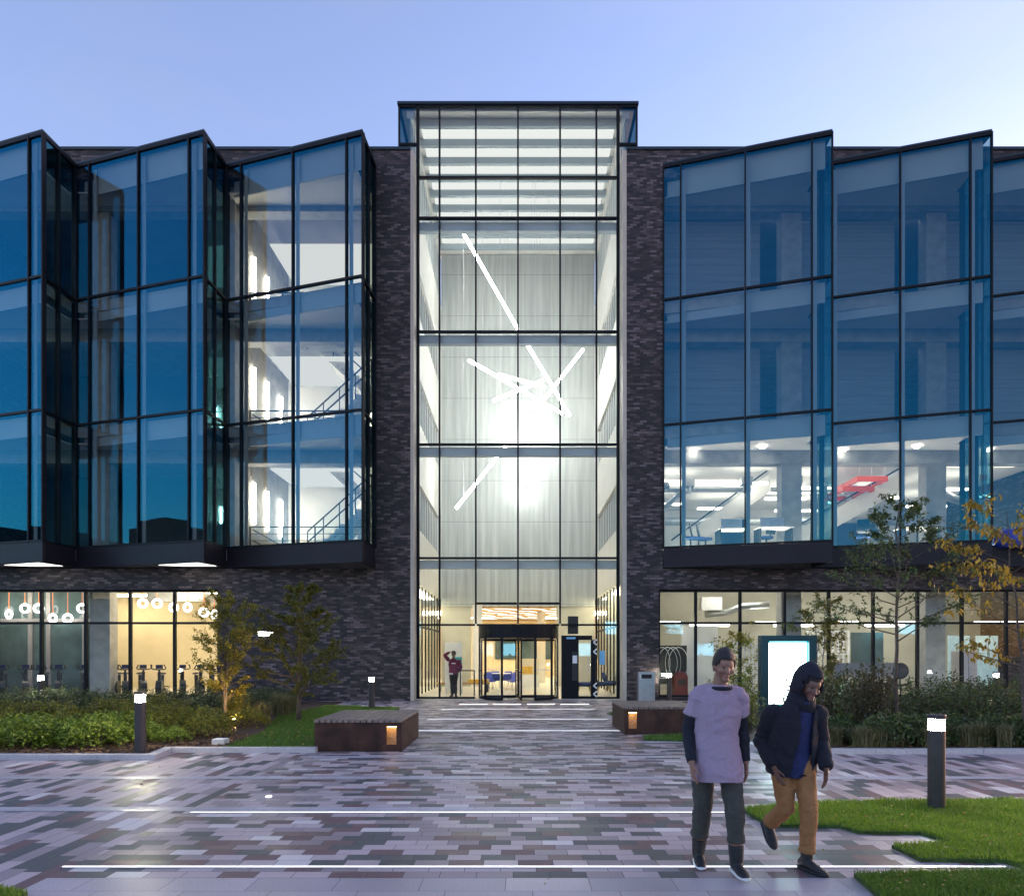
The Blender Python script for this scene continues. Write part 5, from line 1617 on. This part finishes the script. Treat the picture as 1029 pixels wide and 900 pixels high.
lamp_frame(12.75, 14.0, 27.35, 29.2, 8.12, 'lower red rectangular frame hanging from the first floor ceiling')
# round blue pouffe at the far right bay
t = thing('lounge_pouffe', (17.2, 24.0, zf), 'bright blue upholstered round seat in the far right first floor bay', 'seat')
MB().lathe([(.7, 0), (.78, .1), (.78, .5), (.7, .62), (.0, .64)], (17.2, 24.0, zf), 28).build('upholstery', 'chairblue', t, smooth=True)
MB().lathe([(.6, -.02), (.6, 0)], (17.2, 24.0, zf + .021), 20).build('plinth', 'black', t)
# ================================================================== TREES AND SHRUBS
M_['leaf_yellow'] = leaf_mat('yellowing leaves', [(.1, .12, .015), (.2, .2, .025), (.34, .28, .03), (.45, .33, .04)], .5, .35)
M_['leaf_olive'] = leaf_mat('olive leaves', [(.075, .09, .02), (.13, .14, .025), (.2, .185, .03), (.28, .24, .045)], .5, .3)
M_['leaf_dark'] = leaf_mat('dark green leaves', [(.03, .055, .02), (.055, .09, .028), (.08, .125, .035), (.13, .16, .045)], .45, .3)
M_['leaf_autumn'] = leaf_mat('autumn leaves', [(.1, .12, .02), (.3, .2, .02), (.45, .28, .02), (.5, .36, .05)], .5, .35)
M_['leaf_bright'] = leaf_mat('bright shrub leaves', [(.09, .14, .015), (.18, .26, .02), (.28, .35, .035), (.4, .43, .09)], .5, .3)
M_['leaf_gold'] = leaf_mat('golden grass leaves', [(.09, .11, .015), (.2, .19, .02), (.34, .28, .035), (.16, .2, .03)], .6, .3)
M_['leaf_straw'] = leaf_mat('straw grass', [(.1, .1, .04), (.2, .18, .08), (.3, .26, .13)], .6, .3)
M_['leaf_purple'] = leaf_mat('brownish shrub leaves', [(.03, .035, .018), (.07, .06, .025), (.11, .075, .03)], .6, .25)


def leaf_quads(vs, fs, p, s, rr, droop=.2, ln=1.0):
    a = rr.uniform(0, 6.283); el = rr.gauss(-droop, .55)
    d = V((math.cos(a) * math.cos(el), math.sin(a) * math.cos(el), math.sin(el)))
    u = d.cross(V((rr.gauss(0, .5), rr.gauss(0, .5), 1))).normalized()
    n = u.cross(d)
    l = s * ln * rr.uniform(.7, 1.3); w = s * .42 * rr.uniform(.7, 1.2)
    k = len(vs)
    vs += [p, p + d * l * .5 + u * w + n * w * .25, p + d * l, p + d * l * .5 - u * w + n * w * .25]
    fs += [(k, k + 1, k + 2), (k, k + 2, k + 3)]


def tree(name, label, loc, h, stems, tr, cbase, crad, prof, leafm, nleaf, ls, seed, spread=.1, nb=16, droop=.2, up=.5, ln=1.3):
    rr = random.Random(seed); loc = V(loc)
    t = thing(name, loc, label, 'tree')
    wood = MB(); twigs = []
    for s in range(stems):
        a0 = rr.uniform(0, 6.28) if stems == 1 else 6.28 * s / stems + rr.uniform(-.4, .4)
        lean = spread * (1 if stems > 1 else .3)
        n = 8; pts = []
        hh = h * rr.uniform(.86, 1.0) if s else h * .97
        for i in range(n + 1):
            f = i / n
            pts.append(loc + V((math.cos(a0) * lean * hh * f ** 1.2 + rr.gauss(0, .012) * h * f, math.sin(a0) * lean * hh * f ** 1.2 + rr.gauss(0, .012) * h * f, hh * f - (.05 if i == 0 else 0))))
        wood.loft(pts, [tr * (1.25 if i == 0 else 1) * (1 - .86 * i / n) for i in range(n + 1)], 8)
        for b in range(nb):
            f = cbase + (.97 - cbase) * ((b + rr.random()) / nb)
            i = min(int(f * n), n - 1); p = pts[i].lerp(pts[i + 1], f * n - i)
            a = b * 2.4 + rr.uniform(-.5, .5); g = (f - cbase) / (1 - cbase)
            L = crad * prof(g) * rr.uniform(.65, 1.1)
            el = up * rr.uniform(.4, 1.3)
            d = V((math.cos(a) * math.cos(el), math.sin(a) * math.cos(el), math.sin(el)))
            q = [p]; 
            for k in range(1, 5):
                d = (d + V((rr.gauss(0, .13), rr.gauss(0, .13), rr.gauss(.03, .1)))).normalized()
                q.append(q[-1] + d * L / 4)
            r0 = max(tr * (1 - .86 * f) * .5, .006)
            wood.loft(q, [r0, r0 * .8, r0 * .6, r0 * .42, r0 * .22], 6)
            for k in range(5):
                j = rr.uniform(1.2, 4); i2 = min(int(j), 3); pp = q[i2].lerp(q[i2 + 1], j - i2)
                dd = (d + V((rr.gauss(0, .7), rr.gauss(0, .7), rr.gauss(.1, .5)))).normalized()
                e = pp + dd * L * rr.uniform(.18, .42)
                wood.loft([pp, e], [r0 * .35, r0 * .12], 4)
                twigs.append((pp, e))
            twigs.append((q[2], q[4])); 
    wood.build('trunk', 'bark', t, smooth=True)
    vs, fs = [], []
    for i in range(nleaf):
        a, b = twigs[rr.randrange(len(twigs))]
        p = a.lerp(b, rr.uniform(.1, 1.05)) + V((rr.gauss(0, ls * .5), rr.gauss(0, ls * .5), rr.gauss(0, ls * .5)))
        leaf_quads(vs, fs, p, ls, rr, droop, ln)
    mb = MB(); mb._add(vs, fs); mb.build('crown', leafm, t)
    return t

egg = lambda g: .25 + 1.0 * math.sin(math.pi * min(1, (g * .85 + .12))) ** .8 if g < .95 else .2
cone = lambda g: 1.05 - .85 * g if g > .12 else .75 + g
umb = lambda g: .55 + .6 * g if g < .7 else 1.0 - .9 * (g - .7)
Yt = 16.2
tree('multi_stem_tree', 'slender multi-stem tree with yellowing leaves lit warm from below, in the left bed', (at(226, 722, Yt).x, Yt, .05), 3.0, 4, .03, .16, .68, egg, 'leaf_yellow', 9000, .042, 21, .07, 18, .2, .7)
p = gnd(300, 724, .04)
tree('round_tree', 'bushy dense olive tree on a short trunk standing on the left lawn', (p.x, p.y, .04), 3.3, 1, .055, .14, 1.85, cone, 'leaf_olive', 30000, .036, 22, .05, 46, .15, .5)
p = gnd(900, 742, .05)
Yt = 13.6
tree('slender_tree', 'slender dark green tree with a bare straight trunk in the right bed', (at(900, 735, Yt).x, Yt, .05), 4.75, 1, .05, .4, 1.9, cone, 'leaf_dark', 5800, .046, 23, .05, 34, .25, .5, 1.5)
Yt = 10.9
tree('autumn_tree', 'open branched tree with hanging yellow autumn leaves at the right edge', (at(1032, 750, 12.2).x, 12.2, .05), 4.35, 2, .04, .25, 1.3, egg, 'leaf_autumn', 2300, .058, 24, .08, 13, .9, .6, 1.9)
tree('sapling_tree', 'thin leafy sapling beside the display totem', (at(824, 735, 15.6).x, 15.6, .05), 3.0, 2, .02, .15, .62, egg, 'leaf_olive', 2600, .055, 25, .06, 14, .3, .7)
tree('sapling_tree', 'small sapling with yellow green leaves left of the display totem', (at(740, 735, 16.5).x, 16.5, .05), 2.2, 2, .018, .12, .6, egg, 'leaf_yellow', 1500, .06, 26, .06, 12, .3, .7)


def shrub_mesh(kind, seed, leafm):
    rr = random.Random(seed); vs, fs = [], []; wood = MB()
    if kind == 'mound':
        for i in range(1500):
            a = rr.uniform(0, 6.28); r = math.sqrt(rr.random()); z = math.sqrt(max(0, 1 - r * r)) * rr.uniform(.55, 1.05)
            q = 1 + .22 * noise.noise(V((math.cos(a) * 2 + seed, math.sin(a) * 2, z * 2)))
            leaf_quads(vs, fs, V((math.cos(a) * r * .5 * q, math.sin(a) * r * .5 * q, z * .45 * q)), .05, rr, -.4)
        for i in range(9):
            a = i * .7; wood.tube((0, 0, 0), (math.cos(a) * .3, math.sin(a) * .3, .3), .008, 4, .004)
    elif kind == 'upright':
        for s in range(16):
            a = rr.uniform(0, 6.28); r = rr.random() * .26; e = V((math.cos(a) * r * 1.7, math.sin(a) * r * 1.7, rr.uniform(.6, 1.05))); b = V((math.cos(a) * r * .5, math.sin(a) * r * .5, 0))
            wood.tube(b, e, .008, 4, .003)
            for i in range(60):
                f = rr.uniform(.12, 1.03)
                leaf_quads(vs, fs, b.lerp(e, f) + V((rr.gauss(0, .05), rr.gauss(0, .05), 0)), .055, rr, -.3)
    elif kind == 'grass':
        for i in range(420):
            a = rr.uniform(0, 6.28); b = V((rr.gauss(0, .06), rr.gauss(0, .06), 0)); L = rr.uniform(.45, .8); sp = rr.uniform(.1, .5)
            d = V((math.cos(a), math.sin(a), 0)); u = V((-d.y, d.x, 0)) * .006
            p1 = b + d * sp * .4 * L + V((0, 0, L * .65)); p2 = b + d * sp * L + V((0, 0, L * (1 - sp * .5)))
            k = len(vs); vs += [b - u, b + u, p1 + u, p1 - u, p2]; fs += [(k, k + 1, k + 2, k + 3), (k + 3, k + 2, k + 4)]
        wood.tube((0, 0, 0), (0, 0, .1), .03, 6)
    me_b = MB(); me_b._add(vs, fs)
    nleaf = len(fs)
    me_b._add(wood.v, wood.f)
    me_b.m = [0] * nleaf + [1] * len(wood.f)
    return me_b

PROTO = {}
def shrub(kind, leafm, name, label, grp, pts):
    key = (kind, leafm)
    for i, (x, y, s, sz) in enumerate(pts):
        if key not in PROTO:
            o = shrub_mesh(kind, hash(kind) % 7 + len(PROTO), leafm).build(name, [leafm, 'bark'], base=(0, 0, 0)); PROTO[key] = o
        else:
            o = PROTO[key].copy(); COL.objects.link(o)
        o.name = name
        o.location = (x, y, .045); o.scale = (s, s, sz); o.rotation_euler = (0, 0, rnd.uniform(0, 6.28))
        tag(o, label, 'shrub' if kind != 'grass' else 'ornamental grass', grp)

def scatter(n, x0, x1, y0, y1, s0, s1, z0, z1, seed, poly=None, avoid=()):
    rr = random.Random(seed); out = []; tries = 0
    while len(out) < n and tries < 5000:
        tries += 1
        x, y = rr.uniform(x0, x1), rr.uniform(y0, y1)
        if poly and not poly(x, y): continue
        if any((x - a) ** 2 + (y - b) ** 2 < c * c for a, b, c in avoid): continue
        if any((x - q[0]) ** 2 + (y - q[1]) ** 2 < (.3 * s0) ** 2 for q in out): continue
        out.append((x, y, rr.uniform(s0, s1), rr.uniform(z0, z1)))
    return out
pb = gnd(141, 756.5, .05)
inview = lambda x, y: abs(x) < .77 * y
av = [(pb.x, pb.y, .38)]
shrub('mound', 'leaf_bright', 'low_shrub', 'low bright green mounded shrub along the front of the left bed', 'bright mounds in the left bed', [(x, y, s, z) for x, y, s, z in scatter(15, -10.8, -7.4, 12.0, 13.4, 1.0, 1.35, .85, 1.15, 31, inview, av)] + [(-6.9, 13.0, .75, .75), (-6.4, 12.9, .65, .6)])
shrub('mound', 'leaf_gold', 'yellow_shrub', 'yellow green lit shrub in the middle of the left bed', 'yellow green shrubs in the left bed', scatter(20, -10.5, -5.9, 13.2, 15.6, .9, 1.3, .85, 1.15, 32, inview, av + [(-6.45, 15.75, .5)]))
shrub('upright', 'leaf_gold', 'feathery_shrub', 'feathery golden upright shrub in the middle of the left bed', 'feathery shrubs in the left bed', scatter(26, -11.5, -6.5, 14.0, 17.2, .7, .95, .5, .7, 33, inview, [(-6.45, 15.75, .6)]))
shrub('upright', 'leaf_dark', 'dark_shrub', 'dark green upright shrub at the back of the left bed under the gym windows', 'dark shrubs along the gym windows', scatter(60, -16.2, -7.0, 17.6, 22.8, .9, 1.2, .42, .62, 34, inview))
shrub('grass', 'leaf_straw', 'tuft_grass', 'pale arching grass tuft where the left bed meets the lawn', 'pale tufts beside the left lawn', scatter(10, -7.0, -6.0, 16.5, 19.5, .7, 1.0, .6, .9, 35, inview))
rb = [(5.83, 15, .75)]
shrub('upright', 'leaf_dark', 'dark_shrub', 'tall dark green shrub in the thick of the right bed', 'dark shrubs in the right bed', scatter(52, 6.2, 14.5, 13.0, 20, .9, 1.3, .75, 1.15, 36, inview, rb))
shrub('upright', 'leaf_purple', 'brown_shrub', 'tall brownish loose shrub beside the display totem', 'brownish shrubs by the totem', scatter(8, 5.6, 7.4, 13.0, 14.6, .9, 1.1, 1.15, 1.5, 37, inview) )
shrub('upright', 'leaf_olive', 'thin_shrub', 'thin leafy shrub between the bench and the totem', 'thin shrubs behind the walkers', [(4.75, 14.3, .9, 1.1), (4.9, 15.2, .9, 1.3), (4.5, 15.8, .8, 1.0), (5.0, 17.5, .9, 1.1)])
shrub('mound', 'leaf_dark', 'round_shrub', 'rounded dark shrub near the kerb of the right bed', 'rounded shrubs along the right kerb', scatter(18, 5.2, 10.4, 12.2, 13.4, .9, 1.3, .9, 1.25, 38, inview))
shrub('grass', 'leaf_straw', 'tuft_grass', 'straw coloured grass tuft at the front of the right bed behind the near bollard', 'straw tufts along the right kerb', scatter(16, 5.6, 9.8, 11.95, 12.5, .75, 1.0, .5, .75, 39, inview))
# ================================================================== SKY, SUN, CAMERA
W = bpy.data.worlds.new('World'); S.world = W; W.use_nodes = True
N, L = W.node_tree.nodes, W.node_tree.links
bg = N['Background']
SUN_EL, SUN_ROT = R(2.8), R(58)
sk = N.new('ShaderNodeTexSky'); sk.sky_type = 'NISHITA'; sk.sun_disc = False
sk.sun_elevation = SUN_EL; sk.sun_rotation = SUN_ROT; sk.air_density = 1.0; sk.dust_density = 0.6; sk.ozone_density = 2.0
tn = N.new('ShaderNodeMixRGB'); tn.blend_type = 'MULTIPLY'; tn.inputs[0].default_value = 1; tn.inputs[2].default_value = (1.31, .99, 1.14, 1)
L.new(sk.outputs[0], tn.inputs[1])
# faint streaks of high cloud
tc = N.new('ShaderNodeTexCoord'); mp = N.new('ShaderNodeMapping'); mp.inputs['Scale'].default_value = (1.2, 1.2, 5.0); mp.inputs['Rotation'].default_value = (.2, .1, .4)
nz = N.new('ShaderNodeTexNoise'); nz.inputs['Scale'].default_value = 2.2; nz.inputs['Detail'].default_value = 6; nz.inputs['Roughness'].default_value = .6
L.new(tc.outputs['Generated'], mp.inputs[0]); L.new(mp.outputs[0], nz.inputs['Vector'])
mr = N.new('ShaderNodeMapRange'); mr.inputs['From Min'].default_value = .45; mr.inputs['From Max'].default_value = .75; mr.inputs['To Max'].default_value = .22
L.new(nz.outputs['Fac'], mr.inputs[0])
cl = N.new('ShaderNodeMixRGB'); L.new(mr.outputs[0], cl.inputs[0]); L.new(tn.outputs[0], cl.inputs[1])
ga = N.new('ShaderNodeRGBToBW'); L.new(tn.outputs[0], ga.inputs[0])
gm = N.new('ShaderNodeMixRGB'); gm.blend_type = 'MULTIPLY'; gm.inputs[0].default_value = 1; L.new(ga.outputs[0], gm.inputs[1]); gm.inputs[2].default_value = (1.12, 1.12, 1.3, 1)
L.new(gm.outputs[0], cl.inputs[2]); L.new(cl.outputs[0], bg.inputs['Color']); bg.inputs['Strength'].default_value = 0.15
sl = bpy.data.lights.new('sun', 'SUN'); sl.energy = 0.25; sl.angle = R(20); sl.color = (1, .85, .75)
so = bpy.data.objects.new('sun', sl); COL.objects.link(so)
d = V((math.sin(SUN_ROT) * math.cos(SUN_EL), math.cos(SUN_ROT) * math.cos(SUN_EL), math.sin(SUN_EL)))
so.rotation_euler = (-d).to_track_quat('-Z', 'Y').to_euler()

cam = bpy.data.cameras.new('camera'); co = bpy.data.objects.new('camera', cam); COL.objects.link(co)
co.location = (0, 0, CAMZ); co.rotation_euler = (R(90), 0, 0)
cam.sensor_width = 36; cam.sensor_fit = 'HORIZONTAL'; cam.lens = 36 * F / 1029
cam.shift_x = -(CX - 514.5) / 1029; cam.shift_y = (HY - 450) / 1029
cam.clip_end = 2000; cam.clip_start = .1
S.camera = co
S.view_settings.view_transform = 'Standard'; S.view_settings.look = 'None'
S.view_settings.exposure = 2.7; S.view_settings.gamma = 1
S.render.engine = 'CYCLES'
c = S.cycles
c.use_denoising = True
c.max_bounces = 10; c.diffuse_bounces = 3; c.glossy_bounces = 4; c.transmission_bounces = 4; c.transparent_max_bounces = 32
c.sample_clamp_indirect = 6; c.caustics_reflective = False; c.caustics_refractive = False
